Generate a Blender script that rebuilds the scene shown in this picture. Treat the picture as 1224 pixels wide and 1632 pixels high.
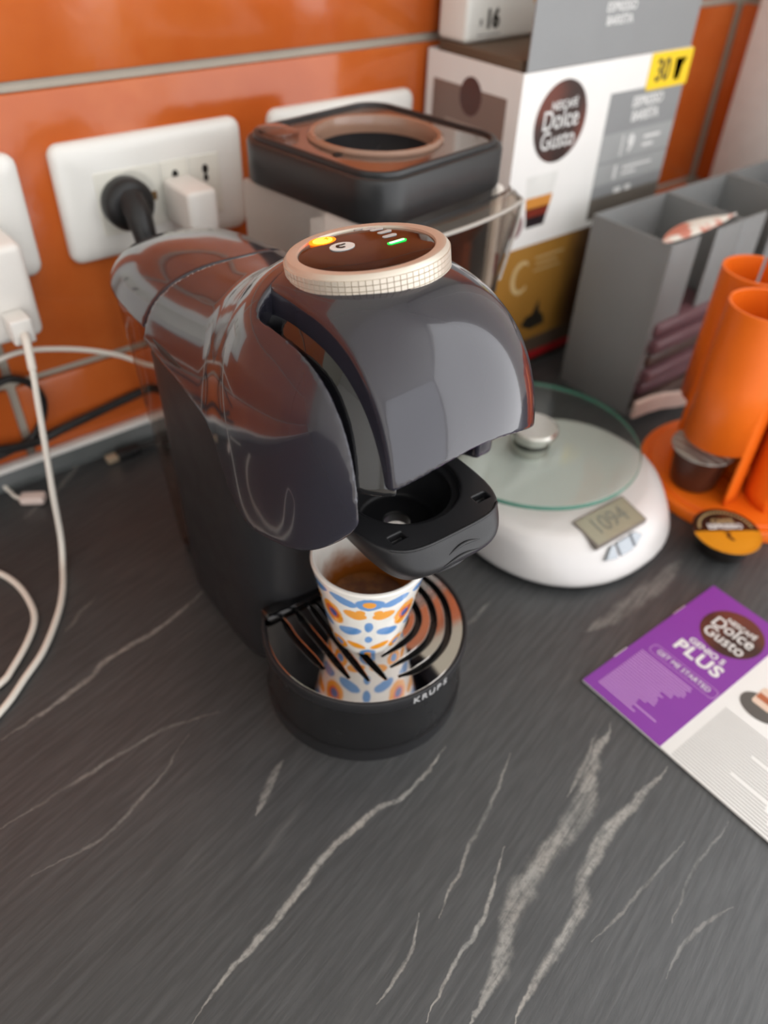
import bpy, bmesh, math, random
import numpy as np
from mathutils import Vector, Matrix
random.seed(4); np.random.seed(4)
PI = math.pi
for o in list(bpy.data.objects): bpy.data.objects.remove(o)
scene = bpy.context.scene
C = scene.collection

# ------------------------------------------------------------------ camera
yaw, pit, rol, FPX = 0.7038, 0.7119, 0.0445, 1249.0
cf = Vector((math.sin(yaw)*math.cos(pit), math.cos(yaw)*math.cos(pit), -math.sin(pit)))
cr = Vector((math.cos(yaw), -math.sin(yaw), 0)); cu = cr.cross(cf)
cr2 = cr*math.cos(rol)+cu*math.sin(rol); cu2 = -cr*math.sin(rol)+cu*math.cos(rol)
cam = bpy.data.cameras.new('camera'); camo = bpy.data.objects.new('camera', cam); C.objects.link(camo)
m = Matrix.Identity(4)
for i in range(3):
    m[i][0], m[i][1], m[i][2] = cr2[i], cu2[i], -cf[i]
m[0][3], m[1][3], m[2][3] = -0.1386, -0.5613, 0.396
camo.matrix_world = m
cam.sensor_fit = 'VERTICAL'; cam.sensor_height = 36.0; cam.sensor_width = 27.0
cam.lens = FPX/1632*36.0
cam.clip_start = 0.02; cam.clip_end = 50
cam.dof.use_dof = True; cam.dof.focus_distance = 0.335; cam.dof.aperture_fstop = 5.5
scene.camera = camo
# ------------------------------------------------------------------ light and exposure
scene.view_settings.view_transform = 'Standard'; scene.view_settings.look = 'None'
scene.view_settings.exposure = 0.03; scene.view_settings.gamma = 1.0
scene.view_settings.use_curve_mapping = False
world = bpy.data.worlds.new('World'); scene.world = world; world.use_nodes = True
world.node_tree.nodes['Background'].inputs[0].default_value = (0.75, 0.85, 1.0, 1)
world.node_tree.nodes['Background'].inputs[1].default_value = 0.5
def area(name, loc, target, sx, sy, power, col):
    l = bpy.data.lights.new(name, 'AREA'); l.shape = 'RECTANGLE'; l.size = sx; l.size_y = sy
    l.energy = power; l.color = col
    o = bpy.data.objects.new(name, l); C.objects.link(o); o.location = loc
    d = Vector(target)-Vector(loc); o.rotation_euler = d.to_track_quat('-Z', 'Y').to_euler()
    return o
# right-hand daylight window, plus one added behind the camera to even out reflections
WIN = (-2.68, -0.62, -0.85, 1.68)          # right wall opening, stretched for an even reflection: y0, y1, z0, z1
WIF = (-1.50, 0.90, -0.85, 1.68)           # added opening behind the camera: x0, x1, z0, z1
area('window_fill', (0.90, (WIN[0]+WIN[1])/2, (WIN[2]+WIN[3])/2), (-1, (WIN[0]+WIN[1])/2, (WIN[2]+WIN[3])/2),
     WIN[1]-WIN[0], WIN[3]-WIN[2], 41, (1.0, 0.98, 0.96))
area('window_fill', ((WIF[0]+WIF[1])/2, -2.68, (WIF[2]+WIF[3])/2), ((WIF[0]+WIF[1])/2, 0, (WIF[2]+WIF[3])/2),
     WIF[1]-WIF[0], WIF[3]-WIF[2], 33, (1.0, 0.98, 0.97))

# ------------------------------------------------------------------ materials
def s2l(c):
    return c/12.92 if c <= 0.04045 else ((c+0.055)/1.055)**2.4
def col(r, g, b): return (s2l(r/255), s2l(g/255), s2l(b/255), 1)
class NT:
    def __init__(s, name):
        s.m = bpy.data.materials.new(name); s.m.use_nodes = True; s.t = s.m.node_tree
        s.b = s.t.nodes['Principled BSDF']
    def n(s, typ, **kw):
        nd = s.t.nodes.new(typ)
        for k, v in kw.items(): setattr(nd, k, v)
        return nd
    def link(s, a, b): s.t.links.new(a, b)
    def put(s, sock, v):
        if isinstance(v, (int, float)): sock.default_value = v
        elif isinstance(v, (tuple, list)): sock.default_value = v
        else: s.link(v, sock)
    def math(s, op, a, b=None, c=None, clamp=False):
        nd = s.n('ShaderNodeMath', operation=op); nd.use_clamp = clamp
        s.put(nd.inputs[0], a)
        if b is not None: s.put(nd.inputs[1], b)
        if c is not None: s.put(nd.inputs[2], c)
        return nd.outputs[0]
    def mix(s, fac, a, b):
        nd = s.n('ShaderNodeMix', data_type='RGBA'); s.put(nd.inputs[0], fac); s.put(nd.inputs[6], a); s.put(nd.inputs[7], b)
        return nd.outputs[2]
    def noise(s, vec, scale, detail=2.0, rough=0.5):
        nd = s.n('ShaderNodeTexNoise'); nd.inputs['Scale'].default_value = scale
        nd.inputs['Detail'].default_value = detail; nd.inputs['Roughness'].default_value = rough
        if vec is not None: s.link(vec, nd.inputs['Vector'])
        return nd.outputs['Fac']
    def smooth(s, v, a, b, o0=0.0, o1=1.0):
        nd = s.n('ShaderNodeMapRange', interpolation_type='SMOOTHSTEP'); s.put(nd.inputs[0], v)
        nd.inputs[1].default_value = a; nd.inputs[2].default_value = b
        nd.inputs[3].default_value = o0; nd.inputs[4].default_value = o1
        return nd.outputs[0]
    def bump(s, h, dist, strength=1.0):
        nd = s.n('ShaderNodeBump'); nd.inputs['Distance'].default_value = dist; nd.inputs['Strength'].default_value = strength
        s.link(h, nd.inputs['Height']); s.link(nd.outputs[0], s.b.inputs['Normal'])
    def obj(s): return s.n('ShaderNodeTexCoord').outputs['Object']
    def pos(s): return s.n('ShaderNodeNewGeometry').outputs['Position']
MATS = {}
def mat(name, c, rough=0.5, metal=0.0, var=0.04, scale=60.0, coat=0.0, spec=0.5, bump=0.0, bscale=400.0, trans=0.0, ior=1.45, emit=None, estr=0.0):
    if name in MATS: return MATS[name]
    t = NT(name); b = t.b
    base = col(*c)
    co = t.obj()
    n = t.noise(co, scale, 3.0)
    dark = tuple(x*(1-var*2) for x in base[:3])+(1,); lite = tuple(min(1, x*(1+var*2)) for x in base[:3])+(1,)
    t.link(t.mix(n, dark, lite), b.inputs['Base Color'])
    b.inputs['Metallic'].default_value = metal; b.inputs['IOR'].default_value = ior
    b.inputs['Specular IOR Level'].default_value = spec
    t.link(t.smooth(n, 0.2, 0.8, max(0, rough*0.9), min(1, rough*1.1)), b.inputs['Roughness'])
    b.inputs['Coat Weight'].default_value = coat; b.inputs['Coat Roughness'].default_value = 0.02
    b.inputs['Transmission Weight'].default_value = trans
    if bump: t.bump(t.noise(co, bscale, 2.0), bump)
    if emit: b.inputs['Emission Color'].default_value = col(*emit); b.inputs['Emission Strength'].default_value = estr
    MATS[name] = t.m
    return t.m

def thin_clear(name, tint, refl=1.0, rough=0.03):
    """thin clear sheet: straight-through transparency plus a Fresnel reflection"""
    t = NT(name); out = t.t.nodes['Material Output']
    tr_ = t.n('ShaderNodeBsdfTransparent'); tr_.inputs[0].default_value = col(*tint)
    gl_ = t.n('ShaderNodeBsdfGlossy'); gl_.inputs['Roughness'].default_value = rough
    lw = t.n('ShaderNodeLayerWeight'); lw.inputs['Blend'].default_value = 0.5
    fr = t.math('MULTIPLY_ADD', t.math('POWER', lw.outputs['Facing'], 5.0), 0.95, 0.045)
    mx = t.n('ShaderNodeMixShader'); n = t.noise(t.obj(), 30, 2)
    t.link(t.math('MULTIPLY', fr, t.smooth(n, 0.2, 0.8, 0.85*refl, refl)), mx.inputs[0])
    t.link(tr_.outputs[0], mx.inputs[1]); t.link(gl_.outputs[0], mx.inputs[2]); t.link(mx.outputs[0], out.inputs['Surface'])
    t.t.nodes.remove(t.b); return t
# ------------------------------------------------------------------ object helpers
def tag(o, label, cat, group=None, kind=None):
    if label: o['label'] = label
    if cat: o['category'] = cat
    if group: o['group'] = group
    if kind: o['kind'] = kind
    return o
def thing(name, label, cat, loc=(0, 0, 0), rotz=0.0, group=None, rot=None):
    o = bpy.data.objects.new(name, None); C.objects.link(o); o.empty_display_size = 0.02
    o.location = loc; o.rotation_euler = rot if rot else (0, 0, rotz)
    return tag(o, label, cat, group)
def link(name, me, mt, parent=None, smooth=False, angle=None):
    o = bpy.data.objects.new(name, me); C.objects.link(o)
    if mt is not None and not me.materials: me.materials.append(mt)
    if parent is not None: o.parent = parent
    if smooth:
        me.polygons.foreach_set('use_smooth', [True]*len(me.polygons))
        if angle: me.set_sharp_from_angle(angle=math.radians(angle))
    me.update()
    return o
def mesh(name, v, f, mt, parent=None, smooth=False, angle=None):
    me = bpy.data.meshes.new(name); me.from_pydata([tuple(map(float, p)) for p in v], [], [tuple(map(int, q)) for q in f])
    return link(name, me, mt, parent, smooth, angle)
def frombm(name, bm, mt, parent=None, smooth=False, angle=None):
    me = bpy.data.meshes.new(name); bmesh.ops.recalc_face_normals(bm, faces=bm.faces); bm.to_mesh(me); bm.free()
    return link(name, me, mt, parent, smooth, angle)
def bm_box(bm, lo, hi, bev=0.0, seg=2):
    r = bmesh.ops.create_cube(bm, size=1.0)
    vs = r['verts']
    for v in vs:
        for i in range(3): v.co[i] = lo[i]+(v.co[i]+0.5)*(hi[i]-lo[i])
    if bev > 0:
        es = list({e for v in vs for e in v.link_edges})
        bmesh.ops.bevel(bm, geom=es, offset=bev, segments=seg, profile=0.5, affect='EDGES')
def box(name, lo, hi, mt, parent=None, bev=0.0, seg=2):
    bm = bmesh.new(); bm_box(bm, lo, hi, bev, seg)
    return frombm(name, bm, mt, parent, bev > 0, 40)
def boxes(name, L, mt, parent=None, bev=0.0):
    bm = bmesh.new()
    for lo, hi in L: bm_box(bm, lo, hi, bev)
    return frombm(name, bm, mt, parent, bev > 0, 40)
def lathe(name, prof, mt, parent=None, n=64, c=(0, 0, 0), sx=1.0, sy=1.0, angle=35, a0=0.0, axis=None, ripple=None):
    """profile [(r,z)] revolved around z at c"""
    v, f = [], []
    rows = []
    for r, z in prof:
        if r < 1e-6:
            rows.append([len(v)]); v.append((c[0], c[1], c[2]+z))
        else:
            rows.append(list(range(len(v), len(v)+n)))
            for i in range(n):
                a = a0+2*PI*i/n
                v.append((c[0]+r*sx*math.cos(a), c[1]+r*sy*math.sin(a), c[2]+z))
    for A, B in zip(rows[:-1], rows[1:]):
        if len(A) == 1 and len(B) == 1: continue
        for i in range(n):
            j = (i+1) % n
            if len(A) == 1: f.append((A[0], B[j], B[i]))
            elif len(B) == 1: f.append((A[i], A[j], B[0]))
            else: f.append((A[i], A[j], B[j], B[i]))
    bm = bmesh.new(); bv = [bm.verts.new(p) for p in v]
    for q in f: bm.faces.new([bv[i] for i in q])
    if axis is not None:
        q = Vector((0, 0, 1)).rotation_difference(Vector(axis))
        cc = Vector(c)
        for p in bm.verts: p.co = q @ (p.co-cc)+cc
    return frombm(name, bm, mt, parent, True, angle)
def prism(name, outline, z0, z1, mt, parent=None, bev=0.0, angle=35, M=None):
    """outline (x,y) counter-clockwise extruded z0..z1, bevelled top and bottom rims"""
    bm = bmesh.new()
    b = [bm.verts.new((x, y, z0)) for x, y in outline]; t = [bm.verts.new((x, y, z1)) for x, y in outline]
    n = len(b); fb = bm.faces.new(b[::-1]); ft = bm.faces.new(t)
    for i in range(n): bm.faces.new((b[i], b[(i+1) % n], t[(i+1) % n], t[i]))
    if bev > 0:
        es = list(fb.edges)+list(ft.edges)
        bmesh.ops.bevel(bm, geom=es, offset=bev, segments=3, profile=0.5, affect='EDGES')
    if M is not None: bmesh.ops.transform(bm, matrix=M, verts=bm.verts)
    return frombm(name, bm, mt, parent, True, angle)
def rrect(x0, x1, y0, y1, r, n=6):
    P = []
    for cx, cy, a in ((x1-r, y0+r, -PI/2), (x1-r, y1-r, 0), (x0+r, y1-r, PI/2), (x0+r, y0+r, PI)):
        for i in range(n+1): P.append((cx+r*math.cos(a+PI/2*i/n), cy+r*math.sin(a+PI/2*i/n)))
    return P
def circ(cx, cy, r, n=32, sy=1.0): return [(cx+r*math.cos(2*PI*i/n), cy+r*sy*math.sin(2*PI*i/n)) for i in range(n)]
def catmull(P, k=8):
    P = [Vector(p) for p in P]; Q = [P[0]*2-P[1]]+P+[P[-1]*2-P[-2]]; out = []
    for i in range(1, len(Q)-2):
        a, b, c, d = Q[i-1:i+3]
        for j in range(k):
            t = j/k
            out.append(0.5*((2*b)+(c-a)*t+(2*a-5*b+4*c-d)*t*t+(3*b-a-3*c+d)*t**3))
    out.append(P[-1]); return out
def tube(name, P, r, mt, parent=None, n=10, k=8, smooth_path=True):
    Q = catmull(P, k) if smooth_path else [Vector(p) for p in P]
    T = [(Q[min(i+1, len(Q)-1)]-Q[max(i-1, 0)]).normalized() for i in range(len(Q))]
    up = Vector((0, 0, 1)) if abs(T[0].z) < 0.9 else Vector((1, 0, 0))
    N = (up-T[0]*up.dot(T[0])).normalized(); v, f = [], []
    for i, q in enumerate(Q):
        N = (N-T[i]*N.dot(T[i])).normalized(); B = T[i].cross(N)
        rr = r(i/(len(Q)-1)) if callable(r) else r
        for j in range(n):
            a = 2*PI*j/n; v.append(q+N*rr*math.cos(a)+B*rr*math.sin(a))
    for i in range(len(Q)-1):
        for j in range(n): f.append((i*n+j, i*n+(j+1) % n, (i+1)*n+(j+1) % n, (i+1)*n+j))
    f.append(tuple(range(n))[::-1]); f.append(tuple((len(Q)-1)*n+j for j in range(n)))
    return mesh(name, v, f, mt, parent, True, 50)
def frame(o, xd, yd):
    x = Vector(xd).normalized(); y = Vector(yd); y = (y-x*y.dot(x)).normalized(); z = x.cross(y)
    M = Matrix.Identity(4)
    for i in range(3): M[i][0], M[i][1], M[i][2], M[i][3] = x[i], y[i], z[i], o[i]
    return M
def text(name, body, size, M, mt, parent=None, sx=1.0, depth=0.00015, align='CENTER', bold=0.0, shear=0.0, space=1.0):
    cu_ = bpy.data.curves.new(name, 'FONT'); cu_.body = body; cu_.size = size; cu_.extrude = depth; cu_.align_x = align
    cu_.align_y = 'CENTER'; cu_.offset = bold; cu_.shear = shear; cu_.resolution_u = 4; cu_.space_character = space
    tmp = bpy.data.objects.new(name, cu_); C.objects.link(tmp)
    bpy.context.view_layer.update()
    me = bpy.data.meshes.new_from_object(tmp.evaluated_get(bpy.context.evaluated_depsgraph_get()))
    bpy.data.objects.remove(tmp); bpy.data.curves.remove(cu_)
    me.transform(M @ Matrix.Diagonal((sx, 1, 1, 1))); me.name = name
    me.materials.clear()
    return link(name, me, mt, parent)
def decal(name, outline, M, mt, parent=None, d=0.0002, z0=-0.0002):
    """printed area with a paper-like thickness, sunk slightly in its carrier"""
    return prism(name, outline, z0, d, mt, parent, 0.0, 35, M)
def bars(name, L, M, mt, parent, d=0.0002):
    bm = bmesh.new()
    for x0, x1, y0, y1 in L: bm_box(bm, (x0, y0, -0.0002), (x1, y1, d))
    bmesh.ops.transform(bm, matrix=M, verts=bm.verts)
    return frombm(name, bm, mt, parent)

# ------------------------------------------------------------------ implicit surfaces
def spl(xs, ys):
    xs = np.array(xs, float); ys = np.array(ys, float); n = len(xs); h = np.diff(xs)
    A = np.eye(n); r = np.zeros(n)
    for i in range(1, n-1):
        A[i, i-1:i+2] = h[i-1], 2*(h[i-1]+h[i]), h[i]; r[i] = 6*((ys[i+1]-ys[i])/h[i]-(ys[i]-ys[i-1])/h[i-1])
    M = np.linalg.solve(A, r)
    def fn(x):
        x = np.clip(x, xs[0], xs[-1]); i = np.clip(np.searchsorted(xs, x)-1, 0, n-2)
        a = xs[i+1]-x; b = x-xs[i]; hi = h[i]
        return M[i]*a**3/(6*hi)+M[i+1]*b**3/(6*hi)+(ys[i]/hi-M[i]*hi/6)*a+(ys[i+1]/hi-M[i+1]*hi/6)*b
    return fn
def smax(a, b, k=0.002):
    h = np.maximum(k-np.abs(a-b), 0)/k
    return np.maximum(a, b)+h*h*k*0.25
def smin(a, b, k=0.002): return -smax(-a, -b, k)
def implicit(name, fn, lo, hi, h, mt, parent=None, it=4, angle=None):
    ax = [np.arange(lo[i], hi[i]+h, h) for i in range(3)]
    X, Y, Z = np.meshgrid(*ax, indexing='ij'); F = fn(X, Y, Z); S = F < 0
    nx, ny, nz = S.shape
    c = np.zeros((nx-1, ny-1, nz-1), int)
    for i in (0, 1):
        for j in (0, 1):
            for k in (0, 1): c += S[i:nx-1+i, j:ny-1+j, k:nz-1+k]
    act = (c > 0) & (c < 8)
    idx = -np.ones(act.shape, int); idx[act] = np.arange(act.sum())
    I = np.argwhere(act)
    acc = np.zeros((len(I), 3)); cnt = np.zeros(len(I))
    corners = [(i, j, k) for i in (0, 1) for j in (0, 1) for k in (0, 1)]
    for a in corners:
        for b in corners:
            if sum(b)-sum(a) == 1 and all(y >= x for x, y in zip(a, b)):
                fa = F[I[:, 0]+a[0], I[:, 1]+a[1], I[:, 2]+a[2]]; fb = F[I[:, 0]+b[0], I[:, 1]+b[1], I[:, 2]+b[2]]
                cr_ = (fa < 0) != (fb < 0); t = np.where(cr_, fa/np.where(cr_, fa-fb, 1), 0)
                p = np.array(a)[None]+t[:, None]*(np.array(b)-np.array(a))[None]
                acc[cr_] += p[cr_]; cnt[cr_] += 1
    V = np.array(lo)+(I+acc/cnt[:, None])*h
    for _ in range(it):
        e = h*0.02
        f0 = fn(V[:, 0], V[:, 1], V[:, 2])
        g = np.stack([(fn(*(V+np.eye(3)[i]*e).T)-fn(*(V-np.eye(3)[i]*e).T))/(2*e) for i in range(3)], 1)
        st = (f0/np.maximum((g*g).sum(1), 0.05))[:, None]*g
        ln = np.linalg.norm(st, axis=1, keepdims=True)
        V = V-st*np.minimum(1, 0.5*h/np.maximum(ln, 1e-12))
    quads = []
    for d in range(3):
        a, b = [(1, 2), (2, 0), (0, 1)][d]
        sl0 = [slice(1, -1)]*3; sl0[d] = slice(0, -1); sl1 = list(sl0); sl1[d] = slice(1, None)
        ch = S[tuple(sl0)] != S[tuple(sl1)]; P = np.argwhere(ch)
        off = np.array([1, 1, 1]); off[d] = 0; P = P+off
        ins = S[tuple(P.T)]
        def cell(da, db):
            q = P.copy(); q[:, a] -= da; q[:, b] -= db; return idx[tuple(q.T)]
        q = np.stack([cell(1, 1), cell(0, 1), cell(0, 0), cell(1, 0)], 1)
        q[~ins] = q[~ins][:, ::-1]; quads.append(q)
    quads = np.concatenate(quads)
    return mesh(name, V, quads, mt, parent, True, angle)

# ================================================================== setting
# countertop: dark slate laminate with pale veins (each vein = chord frame + bent centre line, all in world space)
VEINS = [
    ([(-0.124, -0.428), (-0.103, -0.422), (-0.075, -0.416), (-0.042, -0.406), (0.002, -0.400), (0.018, -0.403), (0.058, -0.394)], 0.0030, 0.90),
    ([(-0.029, -0.505), (-0.005, -0.498), (0.020, -0.483), (0.045, -0.475), (0.086, -0.469), (0.109, -0.458), (0.148, -0.442)], 0.0085, 0.75),
    ([(-0.013, -0.518), (0.006, -0.511), (0.034, -0.505), (0.055, -0.499), (0.066, -0.492), (0.086, -0.486), (0.111, -0.483), (0.150, -0.480)], 0.0055, 0.85),
    ([(-0.042, -0.492), (-0.019, -0.483), (0.003, -0.477), (0.043, -0.457)], 0.0018, 0.80),
    ([(-0.055, -0.473), (-0.036, -0.468), (-0.014, -0.455)], 0.0016, 0.80),
    ([(-0.008, -0.463), (0.025, -0.447), (0.043, -0.440), (0.085, -0.420)], 0.0018, 0.60),
    ([(-0.051, -0.363), (-0.038, -0.355), (-0.020, -0.345)], 0.0036, 0.60),
    ([(-0.141, -0.237), (-0.089, -0.227), (-0.065, -0.218), (-0.039, -0.216), (0.008, -0.202)], 0.0030, 0.70),
    ([(-0.159, -0.289), (-0.125, -0.288), (-0.069, -0.286), (-0.033, -0.295)], 0.0020, 0.42),
    ([(-0.155, -0.323), (-0.133, -0.325), (-0.105, -0.322), (-0.055, -0.297)], 0.0016, 0.35),
    ([(0.042, -0.515), (0.075, -0.515), (0.120, -0.513)], 0.0014, 0.40),
    ([(0.080, -0.534), (0.114, -0.525), (0.149, -0.522)], 0.0013, 0.35),
    ([(0.057, -0.547), (0.078, -0.543), (0.111, -0.548)], 0.0018, 0.40),
    ([(0.188, -0.386), (0.238, -0.389), (0.276, -0.387), (0.304, -0.384)], 0.0100, 0.38),
    ([(0.125, -0.335), (0.157, -0.329)], 0.0024, 0.45),
    ([(-0.067, -0.057), (-0.024, -0.033), (0.008, -0.005)], 0.0040, 0.35),
    ([(0.090, -0.458), (0.112, -0.451), (0.134, -0.442)], 0.0022, 0.50),
    ([(-0.083, -0.182), (-0.066, -0.171), (-0.052, -0.164)], 0.0022, 0.40),
]
def slate():
    t = NT('dark_slate_laminate'); b = t.b; P = t.pos()
    sep = t.n('ShaderNodeSeparateXYZ'); t.link(P, sep.inputs[0])
    x, y = sep.outputs[0], sep.outputs[1]
    nz = t.math('SUBTRACT', t.noise(P, 45, 4, 0.6), 0.5)
    nf = t.noise(P, 260, 3, 0.7)
    # long fine grain, running roughly along the veins
    mp = t.n('ShaderNodeMapping', vector_type='TEXTURE'); mp.inputs['Rotation'].default_value = (0, 0, math.radians(13)); mp.inputs['Scale'].default_value = (1/26, 1/330, 1)
    t.link(P, mp.inputs[0]); gr = t.noise(mp.outputs[0], 1.0, 5, 0.6)
    mp2 = t.n('ShaderNodeMapping', vector_type='TEXTURE'); mp2.inputs['Rotation'].default_value = (0, 0, math.radians(15)); mp2.inputs['Scale'].default_value = (1/9, 1/75, 1)
    t.link(P, mp2.inputs[0]); gr2 = t.noise(mp2.outputs[0], 1.0, 4, 0.6)
    acc = None
    for pts, w, s in VEINS:
        w *= 0.85
        p0, p1 = Vector(pts[0]), Vector(pts[-1]); L = (p1-p0).length; d = (p1-p0)/L; n = Vector((-d.y, d.x))
        sc = t.math('MULTIPLY_ADD', x, d.x/L, t.math('MULTIPLY_ADD', y, d.y/L, -(p0.x*d.x+p0.y*d.y)/L))
        tc = t.math('MULTIPLY_ADD', x, n.x, t.math('MULTIPLY_ADD', y, n.y, -(p0.x*n.x+p0.y*n.y)))
        fc = t.n('ShaderNodeFloatCurve'); cv = fc.mapping.curves[0]
        pp = [((Vector(q)-p0).dot(d)/L, (Vector(q)-p0).dot(n)/0.1+0.5) for q in pts]
        cv.points[0].location = pp[0]; cv.points[1].location = pp[-1]
        for q in pp[1:-1]: cv.points.new(*q)
        fc.mapping.update(); t.link(sc, fc.inputs['Value'])
        off = t.math('MULTIPLY_ADD', fc.outputs[0], 0.1, -0.05)
        e = t.math('ABSOLUTE', t.math('ADD', t.math('SUBTRACT', tc, off), t.math('MULTIPLY', nz, min(0.02, 0.006+w*1.2))))
        wid = t.math('MULTIPLY', t.math('ABSOLUTE', t.math('SUBTRACT', 1.0, t.math('POWER', t.math('ABSOLUTE', t.math('MULTIPLY_ADD', sc, 2.0, -1.0)), 3.0))), w)
        k = t.math('SUBTRACT', 1.0, t.math('DIVIDE', e, t.math('MAXIMUM', wid, 0.0004)), clamp=True)
        inside = t.math('MULTIPLY', t.math('GREATER_THAN', sc, 0.0), t.math('LESS_THAN', sc, 1.0))
        k = t.math('MULTIPLY', t.math('MULTIPLY', t.smooth(k, 0.0, 0.75), s), inside)
        acc = k if acc is None else t.math('MAXIMUM', acc, k)
    acc = t.math('MULTIPLY', acc, t.smooth(nf, 0.25, 0.62, 0.35, 1.0))
    acc = t.math('MULTIPLY', acc, t.smooth(gr, 0.32, 0.58, 0.40, 0.92))
    acc = t.math('MULTIPLY', acc, t.smooth(t.noise(P, 22, 2), 0.3, 0.5, 0.45, 1.0))
    base = t.mix(t.smooth(gr, 0.3, 0.75), col(57, 58, 59), col(73, 74, 75))
    base = t.mix(t.smooth(gr2, 0.60, 0.8, 0, 0.22), base, col(135, 133, 130))
    vein = t.mix(t.noise(P, 30, 2), col(150, 154, 152), col(176, 167, 157))
    t.link(t.mix(acc, base, vein), b.inputs['Base Color'])
    t.link(t.smooth(gr, 0.2, 0.8, 0.42, 0.34), b.inputs['Roughness'])
    b.inputs['Specular IOR Level'].default_value = 0.5
    t.bump(t.math('ADD', gr, t.math('MULTIPLY', nf, 0.5)), 0.00025, 0.6)
    return t.m
SLATE = slate()
ct = box('countertop', (-1.7, -0.60, -0.04), (0.82, 0.0, 0.0), SLATE, None, 0.004)
tag(ct, 'dark grey slate worktop with pale veins under everything', 'countertop')

def tile_mat():
    t = NT('orange_glazed_tile'); b = t.b; P = t.pos()
    n1 = t.noise(P, 7, 4, 0.55); n2 = t.noise(P, 26, 3, 0.6)
    c = t.mix(t.smooth(n1, 0.3, 0.7), col(184, 86, 34), col(200, 106, 50))
    c = t.mix(t.smooth(n2, 0.5, 0.8, 0, 0.4), c, col(184, 78, 24))
    t.link(c, b.inputs['Base Color']); b.inputs['Roughness'].default_value = 0.13
    b.inputs['Specular IOR Level'].default_value = 0.5
    t.bump(t.math('ADD', t.noise(P, 16, 1), t.math('MULTIPLY', t.noise(P, 60, 2), 0.15)), 0.0022, 0.55)
    return t.m
TILE = tile_mat()
PLASTER = mat('white_plaster', (244, 243, 240), 0.7, bump=0.0003)
GROUT = mat('grey_grout', (186, 182, 168), 0.85, bump=0.0004, bscale=900)
def wall_with_tiles(name, plane, span, zlist, x_edges):
    w = box(name, *span, GROUT); tag(w, None, None, kind='structure')
    shared = {}
    for z0, z1 in zlist:
        for a, bb in zip(x_edges[:-1], x_edges[1:]):
            key = (round(bb-a, 4), round(z1-z0, 4)); g = 0.0030
            if key not in shared:
                bm = bmesh.new(); L = bb-a-2*g; Hh = z1-z0-2*g
                if plane == 'y': bm_box(bm, (0, -0.006, 0), (L, 0.0, Hh), 0.0022)
                else: bm_box(bm, (-0.006, 0, 0), (0.0, L, Hh), 0.0022)
                o = frombm('tile', bm, TILE, w, True, 40); shared[key] = o.data
            else:
                o = bpy.data.objects.new('tile', shared[key]); C.objects.link(o); o.parent = w
            o.location = (a+g, -0.0002, z0+g) if plane == 'y' else (span[0][0]-0.0002, a+g, z0+g)
    return w
ZR = [(-0.06, 0.0787), (0.0787, 0.2713), (0.2713, 0.464), (0.464, 0.656)]
wall_with_tiles('wall_back', 'y', ((-1.7, 0.0, -0.9), (0.9, 0.1, 1.7)), ZR, [-1.034, -0.534, -0.034, 0.466, 0.82])
# right wall: short tiled return, then white casing and plaster with the window opening
wall_with_tiles('wall_right', 'x', ((0.826, -0.035, -0.9), (0.92, 0.0, 1.7)), ZR, [-0.037, -0.006])
boxes_r = [((0.82, WIN[1], -0.9), (0.92, -0.04, 1.7)), 
           ((0.82, WIN[0], -0.9), (0.92, WIN[1], WIN[2])), ((0.82, WIN[0], WIN[3]), (0.92, WIN[1], 1.7))]
w = boxes('wall_side', boxes_r, PLASTER); tag(w, None, None, kind='structure')
tr = boxes('trim_1', [((0.806, -0.13, 0.0), (0.82, -0.037, 1.6)), ((0.800, -0.150, 0.0), (0.82, -0.13, 1.6))], mat('white_lacquer', (236, 236, 232), 0.35), None, 0.002)
tag(tr, None, None, kind='structure')
for nm, lo, hi, mt in (('wall_left', (-1.8, -2.6, -0.9), (-1.7, 0.1, 1.7), PLASTER),
                       ('ceiling', (-1.8, -2.7, 1.7), (0.92, 0.1, 1.8), PLASTER), ('floor', (-1.8, -2.7, -1.0), (0.92, 0.1, -0.9), mat('floor_tile_beige', (206, 198, 186), 0.4))):
    tag(box(nm, lo, hi, mt), None, None, kind='structure')
tag(boxes('wall_front', [((-1.8, -2.7, -0.9), (WIF[0], -2.6, 1.7)), ((WIF[0], -2.7, -0.9), (WIF[1], -2.6, WIF[2])), ((WIF[0], -2.7, WIF[3]), (WIF[1], -2.6, 1.7))], PLASTER), None, None, kind='structure')
tag(boxes('window_added', [((WIF[0], -2.66, WIF[2]), (WIF[0]+0.03, -2.62, WIF[3])), ((WIF[1]-0.012, -2.66, WIF[2]), (WIF[1], -2.62, WIF[3])), ((WIF[0], -2.66, WIF[2]), (WIF[1], -2.62, WIF[2]+0.03)), ((WIF[0], -2.66, WIF[3]-0.012), (WIF[1], -2.62, WIF[3]))], MATS['white_lacquer']), None, None, kind='structure')  # frame of the added, unseen window that fills in light from behind the camera
wf = boxes('window_1', [((0.84, WIN[0], WIN[2]), (0.88, WIN[0]+0.012, WIN[3])), ((0.84, WIN[1]-0.03, WIN[2]), (0.88, WIN[1], WIN[3])),
                        ((0.84, WIN[0], WIN[2]), (0.88, WIN[1], WIN[2]+0.03)), ((0.84, WIN[0], WIN[3]-0.012), (0.88, WIN[1], WIN[3]))], MATS['white_lacquer'])
tag(wf, None, None, kind='structure')
# base cabinet below the worktop
tag(box('trim_2', (-1.7, -0.57, -0.9), (0.82, -0.001, -0.04), MATS['white_lacquer']), None, None, kind='structure')
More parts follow.
